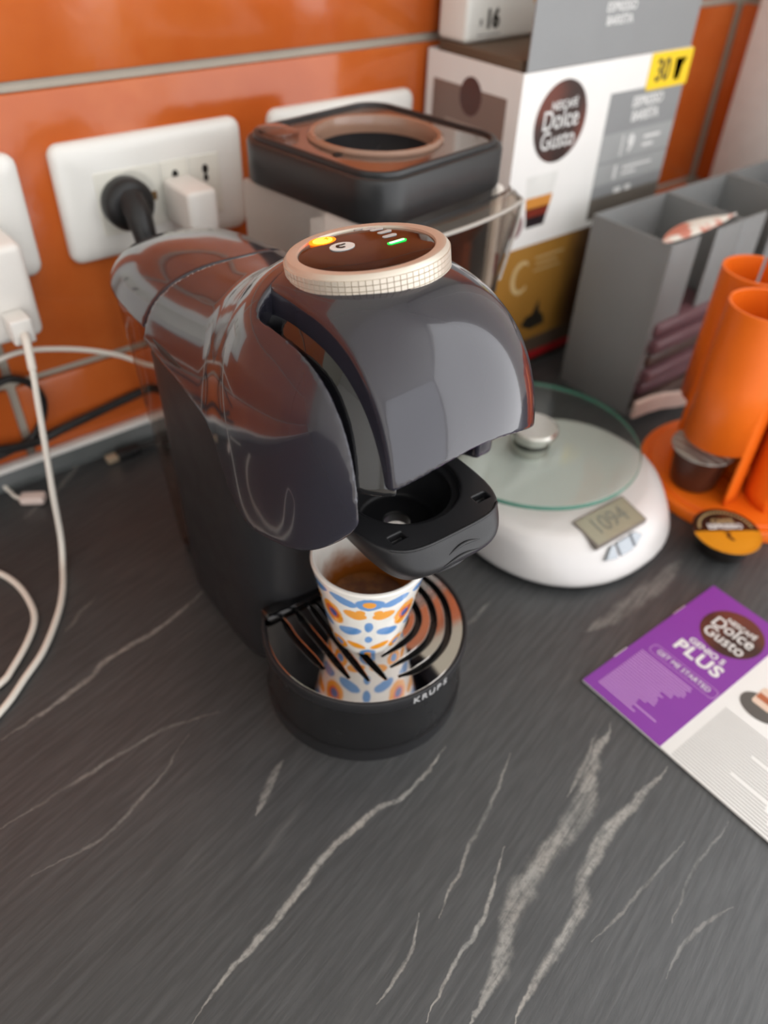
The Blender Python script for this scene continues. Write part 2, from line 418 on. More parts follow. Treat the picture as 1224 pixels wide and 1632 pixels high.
# upstand profile where worktop meets wall: slate face, pale metal top edge
up = mesh('trim_3', [(x, y, z) for x in (-1.7, 0.818) for y, z in ((-0.006, 0.0), (-0.0185, 0.0), (-0.0180, 0.004), (-0.0140, 0.0150), (-0.006, 0.0160))],
          [(0, 1, 6, 5), (1, 2, 7, 6), (2, 3, 8, 7), (3, 4, 9, 8), (4, 0, 5, 9), (4, 3, 2, 1, 0), (5, 6, 7, 8, 9)], mat('slate_profile', (88, 92, 92), 0.3), None)
tag(up, None, None, kind='structure')
box('metal_edge', (-1.7, -0.0160, 0.0138), (0.818, -0.0065, 0.0178), mat('white_edge_strip', (236, 234, 230), 0.3, 0.0), up, 0.0012)

# ================================================================== coffee machine
GLOSS = mat('aubergine_gloss_plastic', (42, 41, 50), 0.15, 0.0, 0.02, coat=0.62, spec=0.55)
MATTE = mat('black_satin_plastic', (35, 35, 37), 0.42, 0.0, 0.03, bump=0.00004, bscale=2500)
PIANO = mat('black_gloss_plastic', (14, 14, 16), 0.06, 0.0, 0.02, coat=0.6)
BLACK = mat('deep_black_plastic', (16, 16, 17), 0.5)
CHROME = mat('tray_chrome', (186, 180, 176), 0.05, 1.0, 0.02)
SILVER = mat('champagne_metal', (206, 196, 182), 0.40, 0.5, 0.02)
WHITEPRINT = mat('white_print', (226, 226, 224), 0.45)
MC = thing('coffee_machine', 'dark aubergine glossy pod coffee machine with silver dial and open capsule drawer', 'coffee machine', (0.0505, -0.326, 0.0), math.radians(-2))
HX, HZ = 0.003, 0.180
def head(X, Y, Z, inset=0.0):
    p = 2.6
    dz = np.maximum(Z-HZ, 0)
    # below its equator the head drops almost straight down
    rho = (np.abs((X-HX)/0.0630)**p+np.abs(Y/0.0697)**p+(dz/0.0880)**p+1e-12)**(1/p)
    return (rho-1)*0.062+inset
W_ = spl([-0.07, 0.0, 0.05, 0.10, 0.15, 0.24], [0.050, 0.053, 0.0525, 0.0510, 0.0508, 0.0508])
ZT = spl([-0.07, 0.0, 0.03, 0.06, 0.10, 0.14, 0.18, 0.24], [0.225, 0.240, 0.244, 0.241, 0.232, 0.226, 0.220, 0.213])
ZL = spl([-0.08, -0.055, -0.043, -0.012, 0.0115, 0.029, 0.058, 0.09, 0.1275, 0.162, 0.22], [0.225, 0.189, 0.1725, 0.1545, 0.147, 0.150, 0.166, 0.1745, 0.178, 0.184, 0.186])
def rear(X, Y, Z):
    p = 2.6; z0 = 0.165
    rho = (np.abs(X/W_(Y))**p+(np.maximum(Z-z0, 0)/(ZT(Y)-z0))**p+(np.maximum(Y-0.155, 0)/0.084)**3.0+(np.maximum(-Y, 0)/0.045)**p+1e-12)**(1/p)
    return (rho-1)*0.048
SEAM = lambda X: 0.112+13.0*X*X
def body(X, Y, Z): return smax(smin(head(X, Y, Z), rear(X, Y, Z), 0.016), (ZL(Y)-Z)*0.9, 0.003)
def shell_f(X, Y, Z):
    f = body(X, Y, Z)
    rem = smax(smax(-0.0440-X, X-0.0545, 0.004), Y-0.0235, 0.010)
    f = smax(f, -rem, 0.0018)
    f = smax(f, -smax(0.045-X, Y+0.018, 0.004), 0.002)
    return smax(f, Y-SEAM(X)+0.0005, 0.0012)
implicit('body_shell', shell_f, (-0.066, -0.072, 0.138), (0.07, 0.156, 0.28), 0.0015, GLOSS, MC)
def lid_f(X, Y, Z): return smax(smax(body(X, Y, Z), SEAM(X)+0.0006-Y, 0.0014), 0.1885-Z, 0.002)
implicit('tank_lid', lid_f, (-0.06, 0.10, 0.18), (0.06, 0.248, 0.24), 0.0013, GLOSS, MC)
RIM = lambda X: 0.2155-7.0*(X-0.004)**2
def dome_f(X, Y, Z):
    f = head(X, Y, Z)
    f = smax(f, smax(-0.0345-X, X-0.0515, 0.002), 0.0016)
    return smax(smax(f, RIM(X)-Z, 0.0012), Y-0.040, 0.002)-0.0002
implicit('head_cover', dome_f, (-0.042, -0.071, 0.19), (0.058, 0.046, 0.276), 0.0010, GLOSS, MC)
def core_f(X, Y, Z):
    ins = 0.0025+0.0045*np.clip((Z-0.205)/0.045, 0, 1)
    f = smax(head(X, Y, Z)+ins, smax(-0.0455-X, X-0.056, 0.002), 0.002)
    f = smax(f, 0.2005+0.12*(Y+0.05)-Z, 0.003)
    f = smax(f, -smax(-0.0300-X, Z-RIM(X)-0.004, 0.002), 0.002)
    return smax(f, Y-0.03, 0.003)
implicit('inner_housing', core_f, (-0.05, -0.066, 0.182), (0.06, 0.035, 0.272), 0.0015, PIANO, MC)
def brew_f(X, Y, Z):
    f = np.maximum(np.abs(X-0.003)-0.040, smax(np.hypot(X-0.003, Y+0.004)-0.043, -Y-0.020, 0.01))
    return smax(smax(smin(np.hypot(X-0.003, Y-0.004)-0.038, np.maximum(np.abs(X-0.003)-0.036, np.abs(Y-0.03)-0.03), 0.004), Z-0.208, 0.003), 0.184-Z, 0.003)
implicit('brew_head', brew_f, (-0.045, -0.04, 0.16), (0.05, 0.066, 0.214), 0.002, BLACK, MC)
def column_f(X, Y, Z):
    tz = np.clip(Z/0.19, 0, 1); p = 4.0
    wx = 0.0485+0.0015*tz; y0 = 0.034; y1 = 0.156+0.008*tz
    rho = (np.abs(X/wx)**p+np.abs((Y-(y0+y1)/2)/((y1-y0)/2))**p+1e-12)**(1/p)
    f = (rho-1)*0.05
    return smax(smax(f, Z-0.190, 0.002), 0.0005-Z, 0.002)
implicit('column', column_f, (-0.055, 0.028, -0.002), (0.055, 0.170, 0.194), 0.002, MATTE, MC)
TANK = thin_clear('smoky_clear_tank', (236, 226, 220), 1.0, 0.06)
def tank_f(X, Y, Z):
    tz = np.clip(Z/0.19, 0, 1); p = 3.0; wx = 0.0425+0.004*tz; y0 = 0.150; y1 = 0.164+0.042*tz**0.8
    rho = (np.abs(X/wx)**p+np.abs((Y-(y0+y1)/2)/((y1-y0)/2))**p+1e-12)**(1/p)
    return smax(smax((rho-1)*0.03, Z-0.1875, 0.002), 0.012-Z, 0.003)
implicit('water_tank', tank_f, (-0.05, 0.145, 0.006), (0.05, 0.214, 0.192), 0.002, TANK.m, MC)
box('tank_foot', (-0.040, 0.140, 0.0), (0.040, 0.168, 0.0115), MATTE, MC, 0.003)

# dial
DN = Vector((-0.0523, 0.1455, 1)).normalized(); DC = Vector((0.0025, 0.0096, 0.2695))
da = Vector((0, 1, 0)).cross(DN).normalized(); db = DN.cross(da)
DM = frame(DC, da, db)
def dial_ring():
    n = 80; v, f = [], []
    rows = [(0.0348, -0.0165), (0.0348, -0.0108), (0.0344, -0.0104)]
    zs = [-0.0104+i*0.0021 for i in range(5)]
    prof = [(0.0350, -0.018), (0.0350, -0.0115), (0.0338, -0.0110)]+[(0.0338, z) for z in zs]+[(0.0336, -0.0012), (0.0326, -0.0001), (0.0312, 0.0002), (0.0285, -0.0002), (0.0280, -0.0012)]
    bm = bmesh.new(); R = []
    for r, z in prof:
        R.append([bm.verts.new((r*math.cos(2*PI*i/n), r*math.sin(2*PI*i/n), z)) for i in range(n)])
    kn = []
    for k in range(len(R)-1):
        for i in range(n):
            fc = bm.faces.new((R[k][i], R[k][(i+1) % n], R[k+1][(i+1) % n], R[k+1][i]))
            if 3 <= k <= 6: kn.append(fc)
    bm.normal_update()
    bmesh.ops.inset_individual(bm, faces=kn, thickness=0.00022, depth=0.00045)
    bmesh.ops.transform(bm, matrix=DM, verts=bm.verts)
    return frombm('dial', bm, SILVER, MC, True, 30)
dial = dial_ring(); dial['label'] = 'silver knurled dial ring'
def ldisc(name, prof, mt, parent, M, n=72):
    o = lathe(name, prof, mt, None, n); o.data.transform(M); o.parent = parent; return o
disc = ldisc('display', [(0, 0.0010), (0.010, 0.0009), (0.020, 0.0004), (0.0265, -0.0005), (0.0281, -0.0011), (0.0281, -0.006), (0, -0.006)], mat('display_black', (12, 12, 13), 0.06, 0.0, 0.02, spec=0.4), dial, DM)
ldisc('collar', [(0.0362, -0.020), (0.0362, -0.0150), (0.0345, -0.0142), (0.0338, -0.0142), (0.0338, -0.020)], BLACK, dial, DM)
def on_dial(a, b):
    r = math.hypot(a, b); z = float(np.interp(r, [0, 0.010, 0.020, 0.0265, 0.0281], [0.0010, 0.0009, 0.0004, -0.0005, -0.0011]))
    return DM @ Matrix.Translation((a, b, z+0.00012)) @ Matrix.Rotation(-math.hypot(a, b)*1.6, 4, Vector((-b, a, 0)) if r > 1e-4 else Vector((1, 0, 0))).inverted()
E_OR = mat('amber_indicator', (255, 120, 10), 0.5, emit=(255, 105, 10), estr=2.2)
E_YE = mat('yellow_indicator', (255, 220, 60), 0.5, emit=(255, 205, 60), estr=2.4)
E_GR = mat('green_indicator', (20, 220, 70), 0.5, emit=(10, 225, 70), estr=1.7)
BARW = mat('unlit_bar_grey', (196, 194, 192), 0.5)
decal('warming_light', circ(0, 0, 0.0058, 28), on_dial(-0.0080, 0.0205), E_OR, disc)
decal('warming_light_centre', circ(0, 0, 0.0042, 24), on_dial(-0.0080, 0.0203), E_YE, disc, 0.00045)
decal('warming_icon', [(-0.0006, -0.002), (0.0012, -0.0004), (0.0004, 0.0002), (0.0016, 0.0018), (-0.0012, 0.0004), (-0.0002, -0.0002)], on_dial(-0.0060, 0.0205), E_OR, disc, 0.0006)
decal('power_button', circ(0, 0, 0.0052, 28), on_dial(-0.0080, 0.0053), WHITEPRINT, disc)
pm = on_dial(-0.0080, 0.0053)
decal('power_icon', [(0.0020*math.cos(a)-0.0006, 0.0024*math.sin(a)) for a in [PI*0.35+PI*1.3*i/12 for i in range(13)]]+[(0.0010*math.cos(a)-0.0004, 0.0012*math.sin(a)) for a in [PI*1.65-PI*1.3*i/10 for i in range(11)]], pm, BLACK, disc, 0.00045)
decal('power_icon', rrect(0.0, 0.0024, 0.0008, 0.0018, 0.0004, 3), pm, BLACK, disc, 0.00045)
for k, (a, b) in enumerate(((0.0100, -0.0078), (0.0129, 0.0012), (0.0152, 0.0079), (0.0157, 0.0144), (0.0146, 0.0190), (0.0127, 0.0239))):
    Lh = 0.0045 if k == 0 else (0.0034, 0.0034, 0.0032, 0.0028, 0.0022)[k-1]
    decal('strength_bar', rrect(-Lh, Lh, -0.0013, 0.0013, 0.00125, 5), on_dial(a, b), E_GR if k == 0 else BARW, disc)
decal('strength_bar_glow', rrect(-0.0037, 0.0037, -0.0007, 0.0007, 0.00068, 5), on_dial(0.0100, -0.0078), mat('pale_green_glow', (200, 255, 210), 0.5, emit=(190, 255, 200), estr=1.6), disc, 0.0004)

# capsule drawer
BF = spl([0.132, 0.138, 0.147, 0.155, 0.1655, 0.17], [0.036, 0.0425, 0.0500, 0.0550, 0.0492, 0.0488])
WF = spl([0.132, 0.140, 0.150, 0.1655, 0.17], [0.0215, 0.0260, 0.0310, 0.0368, 0.037])
def holder_f(X, Y, Z):
    p = 4.2; Xc = X-0.003; Yc = Y+0.012
    wy = np.where(Yc < 0, BF(Z), 0.045)
    rho = (np.abs(Xc/WF(Z))**p+np.abs(Yc/wy)**p+1e-12)**(1/p)
    f = smax(smax((rho-1)*0.04, Z-0.1655, 0.0015), 0.136-Z, 0.004)
    r = np.hypot(X-0.003, Y+0.020)
    f = smax(f, -smax(r-0.0285, 0.1625-Z, 0.0005), 0.0008)
    f = smax(f, -smax(r-(0.0245-0.35*np.maximum(0.158-Z, 0)), 0.1425-Z, 0.002), 0.001)
    f = smax(f, -(r-0.0065), 0.001)
    for cx in (-0.0205, 0.0285):
        nb = np.maximum(np.maximum(np.abs(X-cx)-0.0040, np.abs(Y+0.0490)-0.0022), 0.1615-Z)
        f = np.maximum(f, -nb)
    # finger groove under the front lip
    return f
hd = implicit('capsule_drawer', holder_f, (-0.040, -0.078, 0.130), (0.046, 0.038, 0.170), 0.0008, MATTE, MC)
def front_y(x, z): return -0.012-BF(np.array([z]))[0]*(max(0.0, 1-abs((x-0.003)/WF(np.array([z]))[0])**4.2))**(1/4.2)
tube('front_ridge', [(x_, front_y(x_, 0.1650)+0.0003, 0.1656) for x_ in [-0.0280+0.0600*i/16 for i in range(17)]], 0.0007, MATTE, hd, 8, 3)
for zz, x0, x1 in ((0.1590, -0.004, 0.014), (0.1550, -0.008, 0.013), (0.1505, -0.010, 0.006)):
    P = [(x0+(x1-x0)*i/8, front_y(x0+(x1-x0)*i/8, zz+0.0014*math.sin(PI*i/8))-0.0001, zz+0.0014*math.sin(PI*i/8)) for i in range(9)]
    tube('grip_rib', P, lambda u: 0.0001+0.0008*math.sin(PI*u), MATTE, hd, 8, 3)

# drip tray (rounded front, straight rear where it meets the column)
def dshape(r, yb, n=56):
    a0 = math.asin(min(1, yb/r)); P = []
    for i in range(n+1):
        a = PI-a0+(PI+2*a0)*i/n
        P.append((r*math.cos(a), r*math.sin(a)))
    return P
def plate(name, outer, holes, z0, z1, mt, parent, bev=0.0003):
    cu_ = bpy.data.curves.new(name, 'CURVE'); cu_.dimensions = '2D'; cu_.fill_mode = 'BOTH'
    cu_.extrude = max(0.00005, (z1-z0)/2-bev); cu_.bevel_depth = bev; cu_.offset = -bev; cu_.bevel_resolution = 1
    for pl in [outer]+holes:
        s = cu_.splines.new('POLY'); s.points.add(len(pl)-1); s.use_cyclic_u = True
        for p, q in zip(s.points, pl): p.co = (q[0], q[1], 0, 1)
    tmp = bpy.data.objects.new(name, cu_); C.objects.link(tmp); bpy.context.view_layer.update()
    me = bpy.data.meshes.new_from_object(tmp.evaluated_get(bpy.context.evaluated_depsgraph_get()))
    bpy.data.objects.remove(tmp); bpy.data.curves.remove(cu_)
    me.transform(Matrix.Translation((0, 0, (z0+z1)/2))); me.materials.clear()
    return link(name, me, mt, parent, True, 30)
SLOTS = [[(-0.0380, 0.0300), (-0.0400, 0.0150), (-0.0397, 0.0021), (-0.0385, -0.0151)], [(-0.0285, 0.0300), (-0.0298, 0.0160), (-0.0302, -0.0066), (-0.0309, -0.0281)],
    [(-0.0195, 0.0300), (-0.0206, 0.0144), (-0.0222, -0.0118), (-0.0231, -0.0357)], [(-0.0156, 0.0300), (-0.0153, -0.0068), (-0.0152, -0.0248), (-0.0149, -0.0405)],
    [(0.0470, 0.0230), (0.0500, 0.0050), (0.0490, -0.0091), (0.0427, -0.0232), (0.0307, -0.0368), (0.0166, -0.0433), (0.0021, -0.0447), (-0.0083, -0.0426)],
    [(0.0390, 0.0230), (0.0415, 0.0050), (0.0400, -0.0090), (0.0324, -0.0230), (0.0208, -0.0321), (0.0079, -0.0351), (-0.0081, -0.0350)],
    [(0.0310, 0.0230), (0.0325, 0.0050), (0.0290, -0.0120), (0.0207, -0.0213), (0.0089, -0.0254), (-0.0077, -0.0263)], [(0.0225, 0.0200), (0.0235, 0.0020), (0.0200, -0.0120), (0.0064, -0.0182), (-0.0072, -0.0180)]]
def strip(P, w):
    Q = catmull([(x, y, 0) for x, y in P], 5); Lf, Rt = [], []
    for i, q in enumerate(Q):
        t = (Q[min(i+1, len(Q)-1)]-Q[max(0, i-1)]).normalized(); n = Vector((-t.y, t.x, 0))
        e = min(1.0, 0.35+4*min(i, len(Q)-1-i)/len(Q))
        Lf.append(((q+n*w*e).x, (q+n*w*e).y)); Rt.append(((q-n*w*e).x, (q-n*w*e).y))
    return Lf+Rt[::-1]
slots = [strip(s, 0.0019) for s in SLOTS]
SLOTS[3][0] = (-0.0120, 0.0300)
tray = prism('drip_tray', dshape(0.0575, 0.0335), 0.006, 0.0470, mat('black_semi_gloss_plastic', (30, 30, 31), 0.26), MC, 0.002)
prism('tray_foot', dshape(0.0588, 0.0335), 0.0, 0.0085, MATTE, tray, 0.002)
plate('tray_rim', dshape(0.0592, 0.0335), [dshape(0.0568, 0.0325)], 0.0455, 0.0532, MATTE, tray, 0.0008)
plate('tray_grate', dshape(0.0566, 0.0322), slots, 0.0494, 0.0520, CHROME, tray, 0.0004)
box('tray_latch', (-0.047, 0.0300, 0.046), (0.047, 0.0395, 0.0565), PIANO, tray, 0.002)
KG = mat('krups_grey_print', (176, 176, 176), 0.4)
for i, ch in enumerate('KRUPS'):
    a = -PI/2+0.03+(i-2)*0.085
    text('letter', ch, 0.0064, frame((0.0593*math.cos(a), 0.0593*math.sin(a), 0.0489), (-math.sin(a), math.cos(a), 0), (0, 0, 1)), KG, tray, 1.0, bold=0.00012)

# ================================================================== cup and espresso
def cup_mat():
    t = NT('majolica_print'); b = t.b; co = t.obj()
    s = t.n('ShaderNodeSeparateXYZ'); t.link(co, s.inputs[0])
    ang = t.math('ARCTAN2', s.outputs[1], s.outputs[0])
    N = 4; cw = 31.0
    u = t.math('MULTIPLY', t.math('SUBTRACT', t.math('FRACT', t.math('MULTIPLY_ADD', ang, N/(2*PI), 0.5+0.41)), 0.5), cw)
    ax = t.math('ABSOLUTE', u); y = t.math('MULTIPLY_ADD', s.outputs[2], 800.0, 12.0)
    nz = t.math('MULTIPLY', t.math('SUBTRACT', t.noise(co, 160, 2), 0.5), 0.9)
    def ell(cx, cy, a, bb, th):
        c, sn = math.cos(th), math.sin(th)
        p = t.math('MULTIPLY_ADD', ax, c/a, t.math('MULTIPLY_ADD', y, sn/a, -(cx*c+cy*sn)/a))
        q = t.math('MULTIPLY_ADD', ax, -sn/bb, t.math('MULTIPLY_ADD', y, c/bb, (cx*sn-cy*c)/bb))
        d = t.math('ADD', t.math('MULTIPLY_ADD', p, p, t.math('MULTIPLY', q, q)), nz)
        return t.smooth(d, 0.8, 1.15, 1.0, 0.0)
    BL, OR, DB, RD = col(96, 148, 206), col(240, 158, 38), col(62, 84, 150), col(214, 96, 44)
    c = col(236, 234, 228)
    for e, k in ((ell(0, 53, 5.0, 4.2, 0), BL), (ell(0, 53, 2.3, 2.2, 0.4), OR), (ell(9.5, 53, 5.5, 2.6, 0.35), BL), (ell(5.5, 44.5, 4.6, 2.9, 0.25), OR),
                 (ell(3.2, 47.0, 1.8, 1.8, 0), OR), (ell(0, 36, 1.9, 4.0, 0), BL), (ell(0, 26, 1.8, 2.8, 0), BL), (ell(8.5, 31, 5.6, 3.0, -0.35), BL),
                 (ell(15.5, 40, 5.2, 7.5, 0), OR), (ell(15.5, 40, 3.3, 4.5, 0.3), RD), (ell(15.5, 40, 2.0, 2.6, 0), DB), (ell(6, 20, 5.0, 2.2, 0.3), OR),
                 (ell(0, 13, 4.5, 4.0, 0), BL), (ell(0, 13, 2.0, 1.8, 0), OR), (ell(15.5, 18, 4.6, 4.6, 0), OR), (ell(15.5, 18, 2.2, 2.2, 0), BL), (ell(8.5, 8, 4.6, 2.4, -0.3), BL)):
        c = t.mix(e, c, k)
    t.link(c, b.inputs['Base Color']); b.inputs['Roughness'].default_value = 0.12
    b.inputs['Coat Weight'].default_value = 0.4
    return t.m
CERAM = mat('white_glaze', (238, 235, 228), 0.12, 0.0, 0.01)
CX, CY = 0.0505-0.0025, -0.326-0.0050
cup = thing('coffee_cup', 'small espresso cup with blue and orange majolica pattern on the drip tray', 'cup', (CX, CY, 0.0521))
lathe('outer_wall', [(0.0, 0.0012), (0.0165, 0.0012), (0.0172, 0.0), (0.0190, 0.0), (0.0202, 0.0025), (0.0220, 0.010), (0.0268, 0.036), (0.0306, 0.0560), (0.0310, 0.0580)], cup_mat(), cup, 96)
STAIN = NT('coffee_stained_glaze'); sp = STAIN.n('ShaderNodeSeparateXYZ'); so = STAIN.obj(); STAIN.link(so, sp.inputs[0])
sz = STAIN.math('ADD', sp.outputs[2], STAIN.math('MULTIPLY', STAIN.math('SUBTRACT', STAIN.noise(so, 90, 3), 0.5), 0.018))
STAIN.link(STAIN.mix(STAIN.smooth(sz, 0.028, 0.046), col(160, 92, 34), col(238, 235, 228)), STAIN.b.inputs['Base Color']); STAIN.b.inputs['Roughness'].default_value = 0.15
lathe('inner_wall', [(0.0310, 0.0580), (0.0307, 0.0592), (0.0298, 0.0596), (0.0289, 0.0590), (0.0284, 0.0560), (0.0246, 0.036), (0.0196, 0.010), (0.0170, 0.005), (0.0, 0.0035)], STAIN.m, cup, 96)
ESP = NT('espresso_crema'); eo = ESP.obj()
ESP.link(ESP.mix(ESP.smooth(ESP.noise(eo, 70, 4, 0.6), 0.35, 0.65), col(112, 60, 22), col(158, 98, 42)), ESP.b.inputs['Base Color']); ESP.b.inputs['Roughness'].default_value = 0.22
cf_ = lathe('espresso', [(0.0, 0.0235), (0.0205, 0.0235), (0.0214, 0.0240), (0.0212, 0.0230), (0.0195, 0.0110), (0.0, 0.0110)], ESP.m, None, 64)
cf_.location = (CX, CY, 0.0521); tag(cf_, 'brown espresso with crema inside the majolica cup', 'coffee')

# ================================================================== sockets on the wall
PLW = mat('white_socket_plastic', (232, 231, 226), 0.22, 0.0, 0.01)
PLW2 = mat('ivory_module_plastic', (226, 224, 214), 0.3, 0.0, 0.01)
HOLE = mat('socket_hole_black', (20, 19, 18), 0.6)
def wallM(x, z, y=-0.0062): return frame((x, y, z), (1, 0, 0), (0, 0, 1))      # local z points out of the wall
def wall_plate(x0, z0, label, modules):
    t = thing('socket_plate', label, 'wall socket', (x0+0.071, -0.0062, z0), 0, 'row of white socket plates')
    M = frame((-0.071, 0, 0), (1, 0, 0), (0, 0, 1))
    # domed plate: three stacked rounded outlines
    bm = bmesh.new(); rings = []
    for ins, z in ((0, 0), (0, 0.0035), (0.0012, 0.0060), (0.004, 0.0078), (0.010, 0.0090), (0.020, 0.0094)):
        rings.append([bm.verts.new((x, y, z)) for x, y in rrect(ins, 0.142-ins, ins, 0.080-ins, max(0.0015, 0.008-ins*0.3), 6)])
    n = len(rings[0])
    for A, B in zip(rings[:-1], rings[1:]):
        for i in range(n): bm.faces.new((A[i], A[(i+1) % n], B[(i+1) % n], B[i]))
    bm.faces.new(rings[-1]); bm.faces.new(rings[0][::-1])
    bmesh.ops.transform(bm, matrix=M, verts=bm.verts)
    frombm('plate', bm, PLW, t, True, 40)
    for a, b, kind in modules:
        mo = prism('module', rrect(a+0.0004, b-0.0004, 0.0175, 0.0600, 0.0012, 3), 0.004, 0.0102, PLW2, t, 0.0005, 35, M)
        if kind == 'schuko':
            cx, cy = (a+b)/2, 0.0388
            o = lathe('recess', [(0.0205, 0.0100), (0.0205, 0.0108), (0.0192, 0.0108), (0.0180, 0.0103), (0, 0.0103)], PLW2, None, 48); o.data.transform(M @ Matrix.Translation((cx, cy, 0))); o.parent = mo
            decal('earth_clip', rrect(cx+0.016, cx+0.0195, cy-0.003, cy+0.003, 0.0005, 2), M @ Matrix.Translation((0, 0, 0.0105)), mat('brass_contact', (140, 110, 70), 0.4, 0.8), mo, 0.0004)
        elif kind == 'slot':
            cx = (a+b)/2
            for cy, r in ((0.0500, 0.0024), (0.0440, 0.0019), (0.0300, 0.0019), (0.0240, 0.0024)):
                decal('hole', circ(cx, cy, r, 14, 1.4), M @ Matrix.Translation((0, 0, 0.0103)), HOLE, mo, 0.0002)
    return t
mods = [(0.0240, 0.0720, 'schuko'), (0.0722, 0.0952, 'slot'), (0.0954, 0.1200, 'slot')]
wall_plate(0.030, 0.157, 'white socket plate with the black plug and a small white charger', mods)
wall_plate(-0.133, 0.157, 'white socket plate cut by the left edge, behind the large charger', mods)
wall_plate(0.198, 0.157, 'white socket plate hidden behind the coffee grinder', mods)

RUB = mat('black_rubber', (26, 26, 27), 0.4)
WPL = mat('white_charger_plastic', (232, 228, 222), 0.32, 0.0, 0.01)
WCB = mat('white_cable_rubber', (226, 220, 210), 0.45, 0.0, 0.01)
# black round plug with its cord
pg = thing('power_plug', 'black round power plug in the middle socket plate, cord hanging down', 'plug', (0.0730, -0.0165, 0.196))
def axY(o): o.data.transform(Matrix.Rotation(PI/2, 4, 'X')); return o
hub = axY(lathe('plug_body', [(0, 0), (0.0172, 0), (0.0178, 0.002), (0.0178, 0.010), (0.0165, 0.0125), (0.0120, 0.0150), (0, 0.0155)], RUB, None, 48)); hub.parent = pg
tube('strain_relief', [(0.000, -0.010, 0.004), (-0.0005, -0.022, -0.004), (-0.001, -0.029, -0.016), (-0.0015, -0.031, -0.030), (-0.002, -0.031, -0.040)], lambda u: 0.0105-0.0055*u, RUB, pg, 14)
tube('cord', [(-0.002, -0.031, -0.040), (-0.003, -0.031, -0.070), (-0.004, -0.026, -0.115), (0.000, -0.018, -0.145), (-0.006, 0.002, -0.1515), (-0.030, 0.004, -0.155), (-0.060, 0.002, -0.158), (-0.0830, 0.002, -0.161), (-0.0985, 0.002, -0.164),
     (-0.1150, 0.000, -0.1625), (-0.133, -0.001, -0.158), (-0.17, -0.002, -0.150)], 0.0035, RUB, pg, 10)
bl = tube('black_cable_loop', [(-0.12, -0.012, 0.055), (-0.075, -0.013, 0.076), (-0.0431, -0.013, 0.0880), (-0.0304, -0.013, 0.0870), (-0.0200, -0.013, 0.0770), (-0.0165, -0.013, 0.0610), (-0.0245, -0.012, 0.0420), (-0.040, -0.010, 0.0305), (-0.075, -0.010, 0.026), (-0.12, -0.010, 0.0245)], 0.0028, RUB)
tag(bl, 'loop of black cable against the tiles at the left edge', 'cable')
# small white charger in the middle plate
sc_ = thing('phone_charger', 'small white charger plugged beside the black plug', 'charger', (0.1140, -0.0168, 0.192))
box('charger_body', (-0.0120, -0.040, -0.0150), (0.0110, 0.0, 0.0150), WPL, sc_, 0.004, 4)
# large white charger at the left, its USB plug and cable
ad = thing('large_charger', 'large white charger block at the left edge with cable plugged in', 'charger', (-0.037, -0.0168, 0.167))
box('charger_body', (-0.026, -0.038, -0.032), (0.0255, 0.0, 0.0315), WPL, ad, 0.006, 4)
bars('rating_print', [(-0.020, 0.010, 0.008, 0.0095), (-0.020, 0.006, 0.012, 0.0135), (-0.020, 0.012, 0.016, 0.0175), (-0.020, 0.003, 0.020, 0.0215)], frame((0, -0.038, 0.0316), (1, 0, 0), (0, 1, 0)), mat('faint_grey_print', (206, 192, 182), 0.5), ad, 0.0001)
uc = thing('charging_cable', 'thick white charging cable from the left charger looping over the worktop', 'cable', (-0.0292, -0.0550, 0.1495))
box('usb_plug', (-0.0070, -0.0170, -0.0085), (0.0070, -0.0002, 0.0085), WPL, uc, 0.002, 3)
P0 = Vector((-0.0292, -0.0550, 0.1495))
PT = [(-0.0292, -0.0715, 0.1480), (-0.0305, -0.078, 0.1460), (-0.0340, -0.088, 0.1321), (-0.0381, -0.095, 0.1136), (-0.0433, -0.103, 0.0858), (-0.0492, -0.110, 0.0506), (-0.0535, -0.1150, 0.0200), (-0.0594, -0.1243, 0.0045), (-0.0689, -0.1473, 0.0025),
      (-0.0801, -0.1671, 0.0025), (-0.0977, -0.1898, 0.0025), (-0.1146, -0.2042, 0.0025), (-0.1348, -0.2199, 0.0025), (-0.170, -0.236, 0.0025), (-0.22, -0.225, 0.0025), (-0.235, -0.19, 0.0025), (-0.20, -0.193, 0.0025), (-0.155, -0.2065, 0.0025), (-0.1281, -0.1998, 0.0025), (-0.1182, -0.1927, 0.0025),
      (-0.1027, -0.1765, 0.0025), (-0.0930, -0.1608, 0.0025), (-0.0903, -0.1420, 0.0025), (-0.0918, -0.1228, 0.0025), (-0.0985, -0.1045, 0.0025), (-0.115, -0.085, 0.0025), (-0.15, -0.06, 0.0025)]
tube('cord', [Vector(p)-P0 for p in PT], 0.00215, WCB, uc, 10)
tube('cord_sleeve', [Vector(p)-P0 for p in PT[:3]], 0.0028, WCB, uc, 10)
th = tube('thin_white_cable', [(-0.12, -0.045, 0.095), (-0.075, -0.045, 0.114), (-0.0438, -0.044, 0.1215), (-0.0258, -0.043, 0.1222), (-0.0040, -0.040, 0.1155), (0.0170, -0.040, 0.1077), (0.0373, -0.045, 0.0990), (0.060, -0.050, 0.085), (0.085, -0.055, 0.080), (0.105, -0.052, 0.125), (0.1135, -0.0520, 0.168), (0.1138, -0.0480, 0.1790)], 0.0019, WCB)
tag(th, 'thin white cable arching along the orange tiles behind the machine', 'cable')
uC = thing('usb_c_cable', 'white cable end with small connector lying by the wall', 'cable', (-0.050, -0.0430, 0.0))
mm = frame((0, 0, 0.0038), (0.0110, -0.0070, 0), (0.0070, 0.0110, 0))
prism('connector', rrect(-0.0095, 0.0085, -0.0052, 0.0052, 0.002, 4), -0.003, 0.003, mat('pinkish_white_plastic', (226, 208, 200), 0.4), uC, 0.0015, 35, mm)
